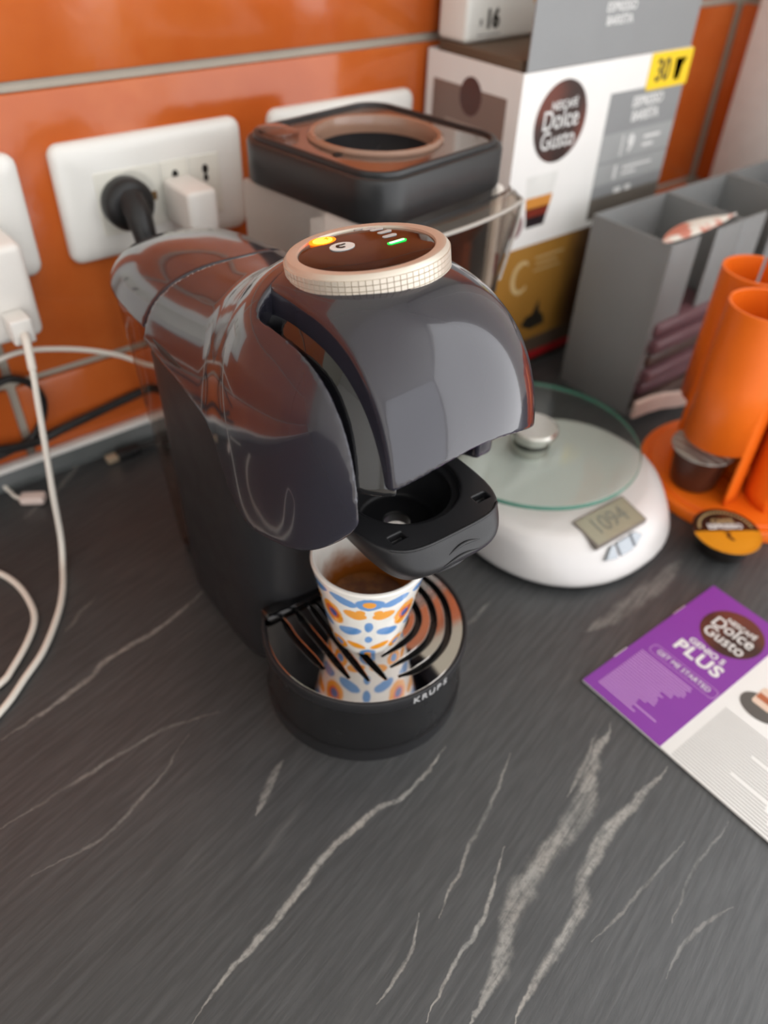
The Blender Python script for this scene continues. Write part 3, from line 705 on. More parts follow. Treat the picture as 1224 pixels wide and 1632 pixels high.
tube('cord', [(-0.0075, 0.0045, 0.0035), (-0.0105, 0.0120, 0.003), (-0.0115, 0.0205, 0.0025), (-0.0160, 0.0285, 0.0050), (-0.035, 0.0240, 0.0025), (-0.08, 0.006, 0.0025)], 0.0016, WCB, uC, 8)
dU = thing('dark_usb_cable', 'black cable end with pale metal tip lying behind the machine', 'cable', (0.020, -0.0295, 0.0))
box('metal_tip', (-0.0060, -0.0045, 0.0012), (0.0030, 0.0030, 0.0062), mat('pale_metal_tip', (196, 176, 150), 0.35, 0.5), dU, 0.0006)
box('connector', (0.0028, -0.0060, 0.0), (0.0230, 0.0040, 0.0085), RUB, dU, 0.002)
tube('cord', [(0.0220, -0.001, 0.0035), (0.035, -0.004, 0.0030), (0.050, -0.012, 0.0030), (0.070, -0.020, 0.0030)], 0.0022, RUB, dU, 8)

# ================================================================== coffee grinder behind the machine
CREAM = mat('cream_metal_body', (232, 226, 218), 0.35, 0.0, 0.01)
GRB = mat('dark_grey_hopper', (40, 41, 42), 0.35)
CLEAR = thin_clear('clear_plastic', (232, 226, 220), 1.6, 0.08)
GX, GY, GT = 0.2010, -0.1360, 0.2500
gr_ = thing('coffee_grinder', 'cream square grinder with black hopper and clear round lid behind the machine', 'grinder', (GX, GY, 0), math.radians(8))
S = 0.0660
boxes('body', [((-S+0.003, -S+0.045, 0.0), (S-0.003, S-0.003, GT-0.030)), ((-S+0.003, -S+0.003, 0.105), (-S+0.012, S-0.003, GT-0.030)), ((S-0.012, -S+0.003, 0.105), (S-0.003, S-0.003, GT-0.030)), ((-S+0.010, -S+0.020, 0.0), (S-0.010, S-0.003, 0.020))], CREAM, gr_, 0.003)
box('dispenser_recess', (-S+0.0122, -S+0.006, 0.1070), (S-0.0122, -S+0.0448, GT-0.0302), GRB, gr_, 0.002)
hp = plate('hopper', rrect(-S, S, -S, S, 0.024, 8), [circ(0, 0, 0.0405, 48)], GT-0.0300, GT-0.003, GRB, gr_, 0.003)
hpl = plate('hopper_rim', rrect(-S+0.004, S-0.004, -S+0.004, S-0.004, 0.021, 8), [rrect(-S+0.0075, S-0.0075, -S+0.0075, S-0.0075, 0.018, 8)], GT-0.0055, GT, GRB, hp, 0.001)
BRN = mat('smoked_brown_plate', (92, 74, 66), 0.12, 0.0, 0.03, coat=0.8)
lp = plate('lid_plate', rrect(-S+0.0078, S-0.0078, -S+0.0078, S-0.0078, 0.0175, 8), [circ(0, 0, 0.0400, 48)], GT-0.0048, GT-0.0022, BRN, gr_, 0.0006)
lathe('lid_ring', [(0.0400, GT-0.006), (0.0440, GT-0.0030), (0.0445, GT-0.0008), (0.0425, GT+0.0010), (0.0400, GT+0.0006), (0.0385, GT-0.003), (0.0385, GT-0.010)], mat('lid_ring_tan', (150, 118, 100), 0.2, 0.0, 0.02, coat=0.5), lp, 64)
lathe('hopper_well', [(0.0400, GT-0.006), (0.0392, GT-0.022), (0.022, GT-0.034), (0.0, GT-0.0345)], mat('dark_well', (44, 44, 46), 0.25), gr_, 48)
prism('lid_tab', rrect(-0.056, -0.036, 0.030, 0.057, 0.006, 5), GT-0.0022, GT+0.0014, CLEAR.m, lp, 0.0008)
for hx, hy in ((-0.046, -0.012), (0.050, 0.004)):
    lathe('screw_hole', [(0.0030, GT-0.0023), (0.0030, GT-0.0016), (0.0016, GT-0.0014), (0.0014, GT-0.0021), (0, GT-0.0021)], HOLE, lp, 20, (hx, hy, 0))
# clear curved guard in front of the outlet
def guard():
    v, f = [], []; n = 18; prof = []
    for i in range(n+1):
        u = i/n; x = -0.060+0.120*u; prof.append((x, -S-0.004-0.020*math.sin(PI*u)**0.22))
    zs = [GT-0.048, GT-0.030]
    bm = bmesh.new(); rows = []
    for z, s in ((0.150, 0.0), (0.165, 0.35), (GT-0.045, 0.9), (GT-0.0335, 1.0), (GT-0.0290, 0.75), (GT-0.0275, 0.2)):
        rows.append([bm.verts.new((x*(0.96+0.04*s), -S-0.003+(y+S+0.003)*max(s, 0.35), z)) for x, y in prof])
    for A, B in zip(rows[:-1], rows[1:]):
        for i in range(n): bm.faces.new((A[i], A[i+1], B[i+1], B[i]))
    o = frombm('clear_guard', bm, CLEAR.m, gr_, True, 50)
    sd = o.modifiers.new('thick', 'SOLIDIFY'); sd.thickness = 0.0018; sd.offset = -1
    return o
guard()
FROST = mat('pale_clear_rim', (206, 200, 192), 0.2, 0.0, 0.01, trans=0.4, ior=1.2)
pr_ = [(-0.060+0.120*i/18, -S-0.003-0.0215*math.sin(PI*i/18)**0.22) for i in range(19)]
tube('guard_rim', [(x_, y_, GT-0.0325) for x_, y_ in pr_], 0.0014, FROST, gr_, 8, 3)
tube('guard_edge', [(pr_[17][0], pr_[17][1], GT-0.0325), (pr_[17][0], pr_[17][1]+0.001, GT-0.05), (pr_[17][0]-0.002, pr_[17][1]+0.008, 0.160)], 0.0012, FROST, gr_, 8, 3)

# ================================================================== capsule boxes by the wall
CARD = mat('white_carton', (236, 235, 232), 0.4, 0.0, 0.01)
CGREY = mat('carton_grey_print', (140, 142, 143), 0.42, 0.0, 0.02)
CGRE2 = mat('carton_light_grey_print', (160, 162, 162), 0.42)
CDARK = mat('carton_dark_print', (106, 100, 92), 0.45)  # dark printed band at the foot of the carton front
LOGO = NT('dark_brown_logo'); lo = LOGO.obj(); LOGO.link(LOGO.mix(LOGO.smooth(LOGO.noise(lo, 22, 1), 0.45, 0.7), col(46, 28, 24), col(104, 52, 40)), LOGO.b.inputs['Base Color']); LOGO.b.inputs['Roughness'].default_value = 0.35
SIDEG = mat('carton_side_taupe', (132, 110, 100), 0.45)
BX0, BX1, BY0, BY1, BZ0, BZ1 = 0.3535, 0.5655, -0.120, -0.012, 0.1275, 0.2655
gb = thing('gold_capsule_box', 'gold coffee box, darker brown to the right, under the white capsule carton', 'box', (0.4595, -0.066, 0))
GOLD = NT('gold_brown_face'); go = GOLD.obj(); gs = GOLD.n('ShaderNodeSeparateXYZ'); GOLD.link(go, gs.inputs[0])
GOLD.link(GOLD.mix(GOLD.smooth(GOLD.math('ADD', gs.outputs[0], GOLD.math('MULTIPLY', GOLD.noise(go, 30, 2), 0.02)), -0.015, 0.02), col(176, 128, 56), col(92, 66, 44)), GOLD.b.inputs['Base Color'])  # gold on the left, darker brown towards the right
GOLD.b.inputs['Roughness'].default_value = 0.35; GOLD.b.inputs['Metallic'].default_value = 0.25
box('carton', (-0.1055, -0.0535, 0.0), (0.1055, 0.0535, 0.1272), GOLD.m, gb, 0.001)
FM = frame((0, -0.0535, 0), (1, 0, 0), (0, 0, 1))      # front face of the gold box
RED = mat('red_print', (176, 26, 34), 0.4); DKB = mat('dark_bean_print', (40, 38, 32), 0.4); CREAMP = mat('cream_script_print', (206, 180, 130), 0.4)
decal('red_band', rrect(-0.1053, 0.1053, 0.006, 0.0140, 0.0005, 2), FM, RED, gb)
decal('dark_band', rrect(-0.1053, 0.1053, 0.0142, 0.0300, 0.0005, 2), FM, mat('brown_band_print', (88, 74, 62), 0.45), gb)
decal('black_foot_band', rrect(-0.1053, 0.1053, 0.0005, 0.0058, 0.0005, 2), FM, DKB, gb)
decal('curl_print', [(-0.074+0.013*math.cos(a), 0.098+0.016*math.sin(a)) for a in [PI*0.3+PI*1.45*i/16 for i in range(17)]]+[(-0.0725+0.0095*math.cos(a), 0.098+0.0122*math.sin(a)) for a in [PI*1.75-PI*1.45*i/16 for i in range(17)]], FM, CREAMP, gb)
bars('small_print', [(-0.058, -0.020, 0.112, 0.1135), (-0.056, -0.028, 0.106, 0.1075), (-0.058, -0.022, 0.100, 0.1012)], FM, CREAMP, gb)
decal('leaf_print', [(-0.064, 0.047), (-0.050, 0.040), (-0.030, 0.042), (-0.034, 0.052), (-0.040, 0.056), (-0.043, 0.070), (-0.050, 0.056), (-0.058, 0.055)], FM, DKB, gb)
LM = frame((-0.1055, 0, 0), (0, -1, 0), (0, 0, 1))     # left face
decal('red_corner', [(0.012, 0.108), (0.051, 0.108), (0.051, 0.1268), (0.030, 0.1268)], LM, RED, gb)
bars('side_print', [(0.020, 0.026, 0.060, 0.100), (0.030, 0.034, 0.060, 0.095), (0.038, 0.042, 0.070, 0.100)], LM, CREAMP, gb)

eb = thing('espresso_capsule_box', 'open white and grey espresso capsule carton on top of the gold box', 'box', ((BX0+BX1)/2, (BY0+BY1)/2, BZ0))
hw, hd2, hh = (BX1-BX0)/2, (BY1-BY0)/2, BZ1-BZ0; tk = 0.0012
box('front_panel', (-hw, -hd2, 0), (hw, -hd2+tk, hh), CARD, eb)
box('side_panel', (-hw, -hd2+tk, 0), (-hw+tk, hd2-tk, hh), CARD, eb)
box('side_panel', (hw-tk, -hd2+tk, 0), (hw, hd2-tk, hh), CARD, eb)
box('back_panel', (-hw, hd2-tk, 0), (hw, hd2, hh), CARD, eb)
box('bottom_panel', (-hw+tk, -hd2+tk, 0), (hw-tk, hd2-tk, tk), CARD, eb)
fl = box('top_flap', (-hw+0.003, -hd2, 0.0), (hw-0.003, -hd2+tk, 0.078), CGREY, eb); fl.location = (0, 0, hh+0.0005)
FB = frame((0, -hd2, 0), (1, 0, 0), (0, 0, 1))
text('flap_print', 'ESPRESSO\nBARISTA', 0.0090, FB @ Matrix.Translation((-0.004, hh+0.032, 0)), WHITEPRINT, fl, 0.95, bold=0.0001).location = (0, 0, -hh-0.0005)
decal('grey_panel', [(0.004, 0.0060), (hw-0.0005, 0.0060), (hw-0.0005, 0.1120), (0.004, 0.1120)], FB, CGREY, eb)
decal('light_band', rrect(0.0042, hw-0.0006, 0.0560, 0.0790, 0.0004, 2), FB, CGRE2, eb, 0.0003)
decal('light_band', rrect(0.0042, hw-0.0006, 0.0360, 0.0540, 0.0004, 2), FB, CGRE2, eb, 0.0003)
decal('dark_band', rrect(0.0042, hw-0.0006, 0.0062, 0.0250, 0.0004, 2), FB, CDARK, eb, 0.0003)
text('panel_print', 'ESPRESSO\nBARISTA', 0.0115, FB @ Matrix.Translation((0.058, 0.0955, 0.0003)), WHITEPRINT, eb, 0.86, bold=0.0003)
text('intensity_number', '9', 0.0190, FB @ Matrix.Translation((0.046, 0.0670, 0.0004)), WHITEPRINT, eb, 0.9, bold=0.0008)
bars('small_print', [(0.033, 0.0345, 0.058, 0.076), (0.064, 0.088, 0.0690, 0.0715), (0.064, 0.080, 0.0620, 0.0645), (0.030, 0.033, 0.039, 0.051), (0.042, 0.084, 0.0462, 0.0480), (0.042, 0.062, 0.0410, 0.0428), (0.036, 0.046, 0.0255, 0.0300), (0.052, 0.060, 0.0255, 0.0300)], FB @ Matrix.Translation((0, 0, 0.0003)), WHITEPRINT, eb)
lg = decal('logo_disc', circ(-0.0555, 0.0985, 0.0310, 48), FB, LOGO.m, eb)
def logo(parent, M, s):
    text('logo_top', 'NESCAFÉ', 0.0088*s, M @ Matrix.Translation((0.002*s, 0.0125*s, 0.0002)), WHITEPRINT, parent, 0.86, bold=0.00012)
    text('logo_word', 'Dolce', 0.0205*s, M @ Matrix.Translation((0.0, 0.0018*s, 0.0002)), WHITEPRINT, parent, 0.88, bold=0.00012)
    text('logo_word', 'Gusto', 0.0195*s, M @ Matrix.Translation((0.0, -0.0135*s, 0.0002)), WHITEPRINT, parent, 0.86, bold=0.00012)
logo(lg, FB @ Matrix.Translation((-0.0555, 0.0985, 0)), 1.0)
yl = decal('yellow_tab', rrect(0.0500, 0.1085, 0.1090, 0.1375, 0.0015, 3), FB @ Matrix.Translation((0, 0, 0.0002)), mat('yellow_print', (246, 208, 30), 0.4), eb, 0.0006)
text('count', '30', 0.0240, FB @ Matrix.Translation((0.0690, 0.1228, 0.0007)), DKB, yl, 0.85, bold=0.0006)
decal('cup_icon', [(0.0850, 0.1310), (0.0868, 0.1140), (0.0950, 0.1140), (0.0970, 0.1250), (0.1015, 0.1310)], FB @ Matrix.Translation((0, 0, 0.0006)), mat('charcoal_print', (60, 58, 52), 0.45), yl)
gl = decal('glass_picture', [(-0.0860, 0.0600), (-0.0790, 0.0160), (-0.0560, 0.0160), (-0.0470, 0.0600)], FB, mat('pale_glass_print', (224, 224, 220), 0.4), eb)
decal('crema_picture', [(-0.0835, 0.0420), (-0.0820, 0.0320), (-0.0525, 0.0320), (-0.0505, 0.0420)], FB, mat('amber_print', (206, 138, 60), 0.4), gl, 0.0003)
decal('coffee_picture', [(-0.0820, 0.0330), (-0.0805, 0.0250), (-0.0545, 0.0250), (-0.0525, 0.0330)], FB, mat('red_brown_print', (120, 44, 30), 0.4), gl, 0.0003)
decal('coffee_picture', [(-0.0805, 0.0255), (-0.0790, 0.0165), (-0.0565, 0.0165), (-0.0545, 0.0255)], FB, mat('black_coffee_print', (36, 26, 30), 0.4), gl, 0.0003)
decal('capsule_picture', circ(-0.0915, 0.0205, 0.0085, 24, 1.25), FB, mat('mauve_print', (140, 110, 112), 0.4), eb)
LB = frame((-hw, 0, 0), (0, -1, 0), (0, 0, 1))
decal('side_print', rrect(-0.045, 0.040, 0.004, 0.118, 0.0005, 2), LB, SIDEG, eb)
decal('side_logo', circ(0.000, 0.1120, 0.0125, 28, 1.15), LB, mat('dark_red_brown_print', (84, 50, 44), 0.4), eb, 0.0003)
bars('side_lines', [(-0.028, 0.018, 0.0900, 0.0912), (-0.024, 0.020, 0.0850, 0.0860), (-0.015, 0.010, 0.0690, 0.0740)], LB, mat('pale_taupe_print', (178, 158, 146), 0.45), eb, 0.0004)

ib = box('inner_carton', (0.357, -0.112, BZ0+0.0014), (0.470, -0.020, 0.2722), mat('brown_inner_carton', (96, 78, 62), 0.6), None, 0.001)
tag(ib, 'dark brown carton inside the open espresso box', 'box')
bag = thing('white_capsule_pack', 'small white x16 capsule pack lying on the open carton', 'pack', (0.4030, -0.0330, 0.2724), math.radians(1))
PACKW = NT('white_pack_print'); po = PACKW.obj(); ps = PACKW.n('ShaderNodeSeparateXYZ'); PACKW.link(po, ps.inputs[0])
dd = PACKW.math('ADD', PACKW.math('POWER', PACKW.math('SUBTRACT', ps.outputs[0], 0.062), 2.0), PACKW.math('POWER', PACKW.math('SUBTRACT', ps.outputs[2], 0.048), 2.0))
PACKW.link(PACKW.mix(PACKW.smooth(dd, 0.0014, 0.00155), col(206, 150, 70), col(232, 232, 226)), PACKW.b.inputs['Base Color']); PACKW.b.inputs['Roughness'].default_value = 0.3
box('pack_body', (-0.0440, -0.0150, 0.0), (0.0500, 0.0190, 0.075), PACKW.m, bag, 0.0045, 4)
PM = frame((0, -0.0150, 0), (1, 0, 0), (0, 0, 1))
text('count', 'x', 0.0100, PM @ Matrix.Translation((-0.0285, 0.0150, 0)), DKB, bag, 0.9)
text('count', '16', 0.0175, PM @ Matrix.Translation((-0.0160, 0.0155, 0)), DKB, bag, 0.9, bold=0.0009)
bars('small_print', [(-0.032, -0.006, 0.0050, 0.0058)], PM, CGREY, bag)

# ================================================================== grey organiser, sachets
GP = mat('grey_printed_plastic', (128, 129, 129), 0.42, 0.0, 0.01, bump=0.00005, bscale=1200)
og = thing('grey_organiser', 'grey plastic organiser with open compartments behind the orange holder', 'organiser', (0.4215, -0.1580, 0))
OH = 0.1605; tw = 0.0022; D0, D1 = -0.0800, 0.0
xs = [0.0, 0.100, 0.197, 0.294]
wl = []
for i, xw in enumerate(xs):
    box('side_wall' if i in (0, 3) else 'divider', (xw-tw/2, D0, 0), (xw+tw/2, D1, OH), GP, og, 0.0006)
box('back_wall', (0.0012, D1-tw, 0), (xs[-1]-0.0012, D1, OH), GP, og, 0.0006)
box('floor_plate', (0.0012, D0, 0), (xs[-1]-0.0012, D1-tw, 0.004), GP, og, 0.0006)
for a, b in zip(xs[:-1], xs[1:]):
    box('front_strip', (a+0.0012, D0, 0.034), (a+0.038, D0+tw, OH-0.001), GP, og, 0.0006)
    box('front_strip', (b-0.038, D0, 0.034), (b-0.0012, D0+tw, OH-0.001), GP, og, 0.0006)
PURP = mat('mauve_sachet_foil', (112, 78, 84), 0.35, 0.1, 0.08)
PALE = mat('pale_pink_card', (222, 196, 184), 0.45)
NAVY = mat('navy_print', (44, 40, 74), 0.4)
for i in range(6):
    s = box('coffee_sachet', (0.4265+0.001*(i % 2), -0.2460+0.004*(i % 2), 0.0045+i*0.0145), (0.5170, -0.1640, 0.0180+i*0.0145), PURP if i % 3 else mat('brown_sachet_foil', (86, 66, 60), 0.35, 0.1, 0.08), None, 0.004)
    tag(s, ['mauve coffee sachet at the very bottom of the grey organiser stack', 'second sachet from the bottom of the grey organiser stack', 'third sachet from the bottom of the grey organiser stack',
            'fourth sachet from the bottom of the grey organiser stack', 'fifth sachet from the bottom of the grey organiser stack', 'topmost sachet of the stack in the grey organiser'][i], 'sachet', 'coffee sachets in the grey organiser')
cv_, cf2 = [], []
for k, (x_, y_) in enumerate(((0.411, -0.2490), (0.428, -0.2520), (0.445, -0.2545), (0.460, -0.2590), (0.474, -0.2640))):
    for dy, z_ in ((0, 0.0090), (0, 0.0235), (0.0035, 0.0245), (0.0035, 0.0085)): cv_.append((x_, y_+dy-0.003, z_+0.004*math.sin(k*1.4)*0.4))
for k in range(4):
    for j in range(4): cf2.append((k*4+j, (k+1)*4+j, (k+1)*4+(j+1) % 4, k*4+(j+1) % 4))
cf2 += [(0, 1, 2, 3), (19, 18, 17, 16)]
cd = mesh('folded_card', cv_, cf2, PALE)
tag(cd, 'pale pink folded card sticking out at the foot of the grey organiser', 'card')
v, f = [], []
for i in range(17):
    u = i/16; x = 0.4170+0.098*u; wdt = 0.0105*math.sin(PI*min(1, u*1.05+0.02))**0.7+0.0004
    for k, dy in ((0.0006, wdt*1.4), (0.0016+0.006*math.sin(PI*u)*0.3, 0), (0.0006, -wdt*0.5), (0.0, 0)):
        v.append((x, -0.2330+dy, OH+0.0004+k+0.003*u))
for i in range(16):
    for k in range(4): f.append((i*4+k, i*4+(k+1) % 4, (i+1)*4+(k+1) % 4, (i+1)*4+k))
f += [(3, 2, 1, 0), (64, 65, 66, 67)]
FOIL = NT('pink_white_foil'); fo = FOIL.obj(); FOIL.link(FOIL.mix(FOIL.smooth(FOIL.noise(fo, 60, 2), 0.45, 0.58), col(232, 226, 216), col(206, 130, 112)), FOIL.b.inputs['Base Color']); FOIL.b.inputs['Roughness'].default_value = 0.35
fs = mesh('stick_sachet', v, f, FOIL.m, None, True, 60); tag(fs, 'slim white and pink sachet lying across the rim of the grey organiser', 'sachet')

# ================================================================== orange capsule carousel
ORG = mat('orange_printed_plastic', (240, 112, 22), 0.4, 0.0, 0.02, bump=0.00005, bscale=1500)
KX, KY = 0.4180, -0.3520
cz = thing('capsule_carousel', 'orange plastic capsule holder with upright tubes on a round base', 'capsule holder', (KX, KY, 0))
lathe('base', [(0, 0), (0.0770, 0), (0.0780, 0.0010), (0.0780, 0.0085), (0.0770, 0.0100), (0.0735, 0.0100), (0.0725, 0.0085), (0.0700, 0.0085), (0.0690, 0.0105), (0, 0.0105)], ORG, cz, 96)
TR, TT = 0.0272, 0.1660
def ctube(ang):
    cx, cy = 0.0420*math.cos(ang), 0.0420*math.sin(ang)
    n = 72; bm = bmesh.new(); rows = []
    zs = [0.0104, 0.0200, 0.0350, 0.0500, 0.0580, 0.1100, TT-0.0008, TT]
    for z in zs: rows.append([bm.verts.new((cx+TR*math.cos(2*PI*i/n), cy+TR*math.sin(2*PI*i/n), z)) for i in range(n)])
    for k in range(len(zs)-1):
        for i in range(n):
            a = (2*PI*(i+0.5)/n-ang+PI) % (2*PI)-PI
            if k < 4 and abs(a) < 1.38: continue          # loading window at the foot
            if abs(a+1.02) < 0.035 and k >= 4: continue      # narrow viewing slit
            bm.faces.new((rows[k][i], rows[k][(i+1) % n], rows[k+1][(i+1) % n], rows[k+1][i]))
    bmesh.ops.delete(bm, geom=[x for x in bm.verts if not x.link_faces], context='VERTS')
    o = frombm('tube', bm, ORG, cz, True, 50)
    sd = o.modifiers.new('thick', 'SOLIDIFY'); sd.thickness = 0.0020; sd.offset = -1
for k in range(4): ctube(math.radians(172+90*k))
tube('spindle', [(0, 0, 0.0100), (0, 0, 0.08), (0, 0, 0.150)], 0.0075, ORG, cz, 20)

def capsule(name, label, loc, bodym, lid, h=0.0331):
    k = h/0.0331; e = h-0.0331
    t = thing(name, label, 'capsule', loc, 0, 'coffee capsules')
    lathe('cup_body', [(0, 0.0), (0.0150, 0.0), (0.0175, 0.0025), (0.0185, 0.006*k), (0.0215, 0.0300*k), (0.0218, 0.0330*k), (0, 0.0330*k)], bodym, t, 48)
    l = lathe('lid', [(r_, z_+e) for r_, z_ in ((0.0, 0.0352), (0.0200, 0.0352), (0.0225, 0.0346), (0.0245, 0.0349), (0.0247, 0.0341), (0.0240, 0.0334), (0.0, 0.0331))], lid, t, 48)
    return t, l
CBR = mat('brown_capsule_plastic', (70, 38, 26), 0.3)
FOI = NT('ribbed_foil'); fo2 = FOI.obj(); fsx = FOI.n('ShaderNodeSeparateXYZ'); FOI.link(fo2, fsx.inputs[0])
FOI.b.inputs['Base Color'].default_value = col(168, 166, 158); FOI.b.inputs['Roughness'].default_value = 0.38; FOI.b.inputs['Metallic'].default_value = 0.4
FOI.bump(FOI.math('SINE', FOI.math('MULTIPLY', fsx.outputs[0], 900)), 0.0006)
capsule('silver_lid_capsule', 'brown capsule with silver foil lid in the orange holder', (KX-0.0445, KY+0.0135, 0.0107), CBR, FOI.m)
LIDP = NT('brown_gold_lid'); l3 = LIDP.obj(); ls = LIDP.n('ShaderNodeSeparateXYZ'); LIDP.link(l3, ls.inputs[0])
# printed lid: brown half and amber half, the border runs across the lid
ld = LIDP.math('MULTIPLY_ADD', ls.outputs[0], 0.58, LIDP.math('MULTIPLY', ls.outputs[1], 0.81))
LIDP.link(LIDP.mix(LIDP.smooth(ld, -0.0010, 0.0000), col(214, 142, 30), col(52, 28, 18)), LIDP.b.inputs['Base Color']); LIDP.b.inputs['Roughness'].default_value = 0.3
ca, cl_ = capsule('brown_gold_capsule', 'capsule with brown and golden lid lying on the worktop', (0.3350, -0.3935, 0.0), mat('black_capsule_plastic', (26, 22, 20), 0.35), LIDP.m, 0.0161)
CM = frame((0, 0, 0.0353-0.017), (0.81, -0.58, 0), (0.58, 0.81, 0))
text('lid_print', 'CAFFÈ', 0.0062, CM @ Matrix.Translation((0, 0.0098, 0)), CREAMP, cl_, 1.0)
text('lid_print', 'ESPRESSO', 0.0072, CM @ Matrix.Translation((0, 0.0040, 0)), WHITEPRINT, cl_, 0.85, bold=0.0002)
decal('lid_mark', [(-0.0035, -0.0020), (0.0, -0.0020), (0.0015, -0.0040), (-0.0005, -0.0060), (0.0020, -0.0110), (-0.0005, -0.0110), (-0.0030, -0.0065), (-0.0012, -0.0040)], CM, CBR, cl_)
bm = bmesh.new()
for i in range(22):
    a = PI*0.06+PI*0.88*i/21; r = 0.0200
    M4 = CM @ Matrix.Translation((r*math.cos(a), r*math.sin(a), 0)) @ Matrix.Rotation(a, 4, 'Z')
    b2 = bmesh.new(); bm_box(b2, (-0.0009, -0.0006, -0.0001), (0.0009, 0.0006, 0.0002)); b2.transform(M4)
    me_ = bpy.data.meshes.new('t'); b2.to_mesh(me_); bm.from_mesh(me_); b2.free(); bpy.data.meshes.remove(me_)
frombm('lid_border_print', bm, CREAMP, cl_)

# ================================================================== kitchen scale
SILP = mat('silver_painted_plastic', (212, 209, 207), 0.34, 0.12, 0.005, 15)
SX, SY = 0.2650, -0.2880
ks = thing('kitchen_scale', 'silver kitchen scale with round glass plate beside the coffee machine', 'kitchen scale', (SX, SY, 0))
def scale_f(X, Y, Z):
    t = np.clip(Z/0.040, 0, 1)
    ax = 0.0860-0.0080*t**2; byf = 0.0870-0.028*t**1.6; byb = 0.0820-0.012*t**2
    by = np.where(Y < 0, byf, byb); p = 2.25
    rho = (np.abs(X/ax)**p+np.abs(Y/by)**p+1e-12)**(1/p)
    f = (rho-1)*0.085
    top = 0.0375+0.10*np.minimum(Y+0.035, 0)       # front slopes down towards the display
    return smax(smax(f, Z-top, 0.010), 0.0045-Z, 0.004)
implicit('scale_body', scale_f, (-0.099, -0.097, 0.0), (0.099, 0.093, 0.045), 0.0022, SILP, ks)
lathe('scale_foot', [(0, 0), (0.080, 0), (0.0815, 0.0015), (0.0815, 0.0050), (0, 0.0055)], mat('dark_grey_foot', (60, 62, 64), 0.5), ks, 72, sy=0.975)
GLS = thin_clear('green_edged_glass', (246, 250, 248), 1.0, 0.0)
GO = (0.0030, 0.0340, 0.0015)
pl = lathe('glass_plate', [(0, 0.0440), (0.0818, 0.0440), (0.0825, 0.0447), (0.0825, 0.0476), (0.0818, 0.0483), (0, 0.0483)], GLS.m, ks, 96, GO)
lathe('glass_edge', [(0.0826, 0.0445), (0.0830, 0.0452), (0.0830, 0.0472), (0.0826, 0.0479)], mat('green_glass_edge', (70, 130, 112), 0.15), pl, 96, GO)
BRS = mat('brushed_steel', (200, 198, 192), 0.25, 0.9)
lathe('plate_cap', [(0.0150, 0.0484), (0.0150, 0.0530), (0.0190, 0.0545), (0.0190, 0.0575), (0.0178, 0.0588), (0, 0.0590)], BRS, pl, 48, GO)
lathe('plate_post', [(0, 0.0340), (0.0145, 0.0340), (0.0145, 0.0438), (0, 0.0438)], BRS, ks, 40, GO)
# sloping display and keys on the front
def on_scale(x, y):
    """frame on the curved top of the scale body at (x, y)"""
    def top(x, y):
        lo_, hi_ = 0.006, 0.05
        for _ in range(40):
            mid = (lo_+hi_)/2
            if scale_f(np.array([x]), np.array([y]), np.array([mid]))[0] < 0: lo_ = mid
            else: hi_ = mid
        return lo_
    e = 0.004; z = top(x, y)
    gx = (top(x+e, y)-top(x-e, y))/(2*e); gy = (top(x, y+e)-top(x, y-e))/(2*e)
    return frame((x, y, z), (1, -0.045, gx-0.045*gy), (0.06, 1, gy+0.06*gx))
DSP = on_scale(-0.0105, -0.0570)
prism('display_frame', rrect(-0.0260, 0.0260, -0.0128, 0.0128, 0.001, 3), -0.004, 0.0006, mat('display_frame_grey', (120, 112, 104), 0.3), ks, 0.0003, 35, DSP)
lcd = prism('lcd', rrect(-0.0245, 0.0245, -0.0115, 0.0115, 0.0006, 3), -0.003, 0.0008, mat('lcd_olive', (150, 146, 126), 0.15), ks, 0.0001, 35, DSP)
text('lcd_digits', '1094', 0.0190, DSP @ Matrix.Translation((-0.001, 0, 0.0009)), mat('lcd_segment', (116, 118, 108), 0.3), lcd, 0.9)
BTN = mat('chrome_button', (160, 166, 172), 0.2, 0.3)
DB = on_scale(-0.0125, -0.0735)
prism('button', [(-0.0205, -0.0020), (-0.0100, -0.0050), (-0.0085, 0.0048), (-0.0125, 0.0048)], -0.004, 0.0022, BTN, ks, 0.0004, 35, DB)
prism('button', rrect(-0.0065, 0.0065, -0.0052, 0.0050, 0.0012, 3), -0.004, 0.0022, BTN, ks, 0.0004, 35, DB)
prism('button', [(0.0085, -0.0045), (0.0185, 0.0005), (0.0125, 0.0052), (0.0085, 0.0052)], -0.004, 0.0022, BTN, ks, 0.0004, 35, DB)

# ================================================================== booklet
PURPLE = mat('violet_print', (132, 58, 158), 0.35, 0.0, 0.03, 20); LILAC = mat('lilac_print', (196, 152, 206), 0.4)
PAPER = mat('white_paper', (236, 236, 234), 0.4, 0.0, 0.01)
bkl = thing('instruction_booklet', 'purple and white instruction booklet lying flat at the right edge', 'booklet', (0.2258, -0.4128, 0), math.radians(-1.0))
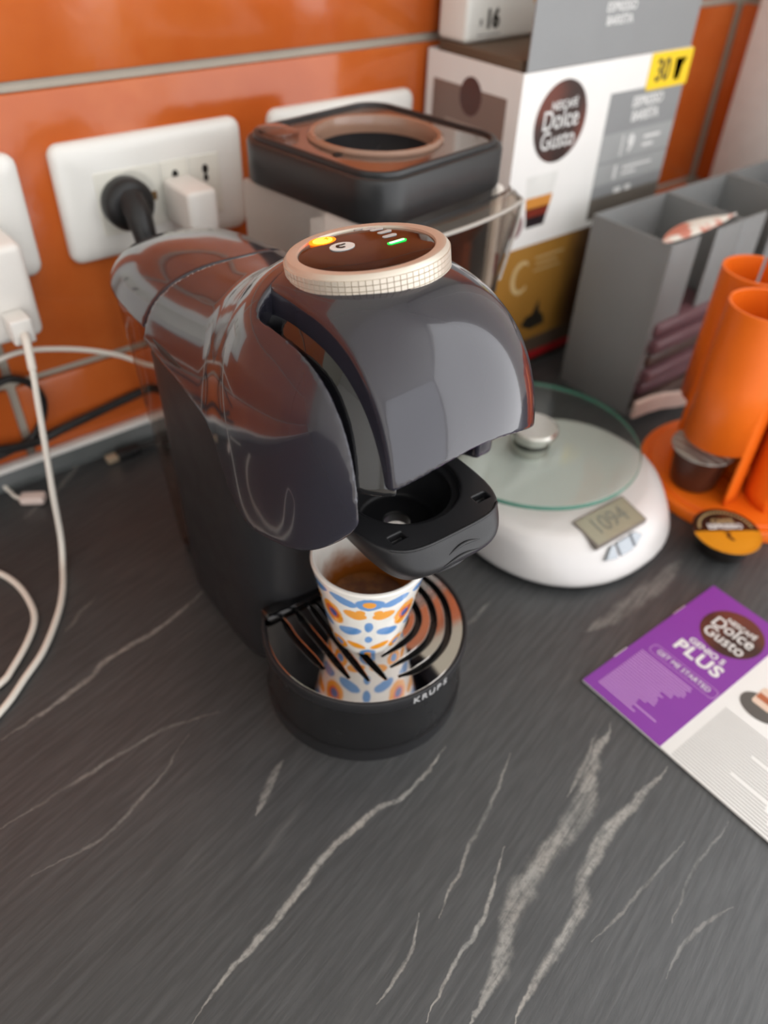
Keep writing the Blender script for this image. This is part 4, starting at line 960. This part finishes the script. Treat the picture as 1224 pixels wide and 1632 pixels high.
# local x = booklet height, spine along y=0, pages run to -y
HB = 0.0690
box('pages', (-HB, -0.1740, 0.0002), (HB, 0.0, 0.0022), PAPER, bkl, 0.0004)
BM = frame((0, 0, 0.0022), (0, -1, 0), (1, 0, 0))     # text runs along -y, up is +x
cv = decal('cover_band', rrect(0.0002, 0.0590, -HB, HB, 0.0003, 2), BM, PURPLE, bkl, 0.0002)
ld_ = decal('cover_logo', circ(0.0345, 0.0400, 0.0205, 40, 1.05), BM @ Matrix.Translation((0, 0, 0.0001)), LOGO.m, bkl)
logo(ld_, BM @ Matrix.Translation((0.0345, 0.0400, 0.0001)), 0.70)
text('title', 'GENIO S', 0.0068, BM @ Matrix.Translation((0.0330, 0.0138, 0.0002)), WHITEPRINT, cv, 1.0, bold=0.00018)
text('title', 'PLUS', 0.0138, BM @ Matrix.Translation((0.0330, 0.0040, 0.0002)), WHITEPRINT, cv, 1.05, bold=0.0005, space=1.1)
text('subtitle', 'GET ME STARTED', 0.0056, BM @ Matrix.Translation((0.0335, -0.0121, 0.0002)), WHITEPRINT, cv, 0.9)
ol = rrect(0.009, 0.058, -0.0165, -0.0078, 0.003, 4)
plate('subtitle_frame', ol, [rrect(0.0094, 0.0576, -0.0161, -0.0082, 0.0027, 4)], 0, 0.0002, LILAC, cv, 0.00005).data.transform(BM @ Matrix.Translation((0, 0, 0.0001)))
L = []
for i in range(20):
    e = 0.047 if i < 8 else (0.040 if i < 14 else 0.036)
    L.append((0.0070, e-random.random()*0.006+(0.016 if i == 17 else 0), -0.0205-i*0.0022, -0.0205-i*0.0022+0.0009))
bars('text_lines', L, BM @ Matrix.Translation((0, 0, 0.0001)), LILAC, cv)
L = []
for i in range(26):
    L.append((0.0660, 0.135-random.random()*0.02-(0.03 if i % 9 == 8 else 0)+0.0, -0.0150-i*0.0021, -0.0150-i*0.0021+0.0006))
bars('text_lines', L, BM, mat('grey_text_print', (178, 178, 176), 0.45), bkl)
decal('machine_picture', [(0.0860, 0.0020), (0.120, -0.002), (0.135, 0.012), (0.138, 0.050), (0.120, 0.058), (0.098, 0.052), (0.088, 0.042), (0.092, 0.030), (0.100, 0.022), (0.092, 0.014)], BM, mat('charcoal_picture', (64, 60, 56), 0.4), bkl)
decal('saucer_picture', circ(0.0790, 0.0030, 0.0130, 32, 0.75), BM, mat('dark_grey_picture', (92, 88, 84), 0.4), bkl, 0.0003)
decal('drink_picture', rrect(0.0720, 0.0850, 0.0030, 0.0190, 0.002, 3), BM, mat('latte_picture', (226, 200, 180), 0.4), bkl, 0.0004)
decal('drink_picture', rrect(0.0725, 0.0825, 0.0080, 0.0130, 0.0005, 3), BM, mat('coffee_layer_picture', (176, 98, 62), 0.4), bkl, 0.0005)
for xx in (0.030, -0.032):
    tube('staple', [(xx-0.0065, 0.0004, 0.0014), (xx+0.0065, 0.0004, 0.0014)], 0.0006, BRS, bkl, 8, 2)
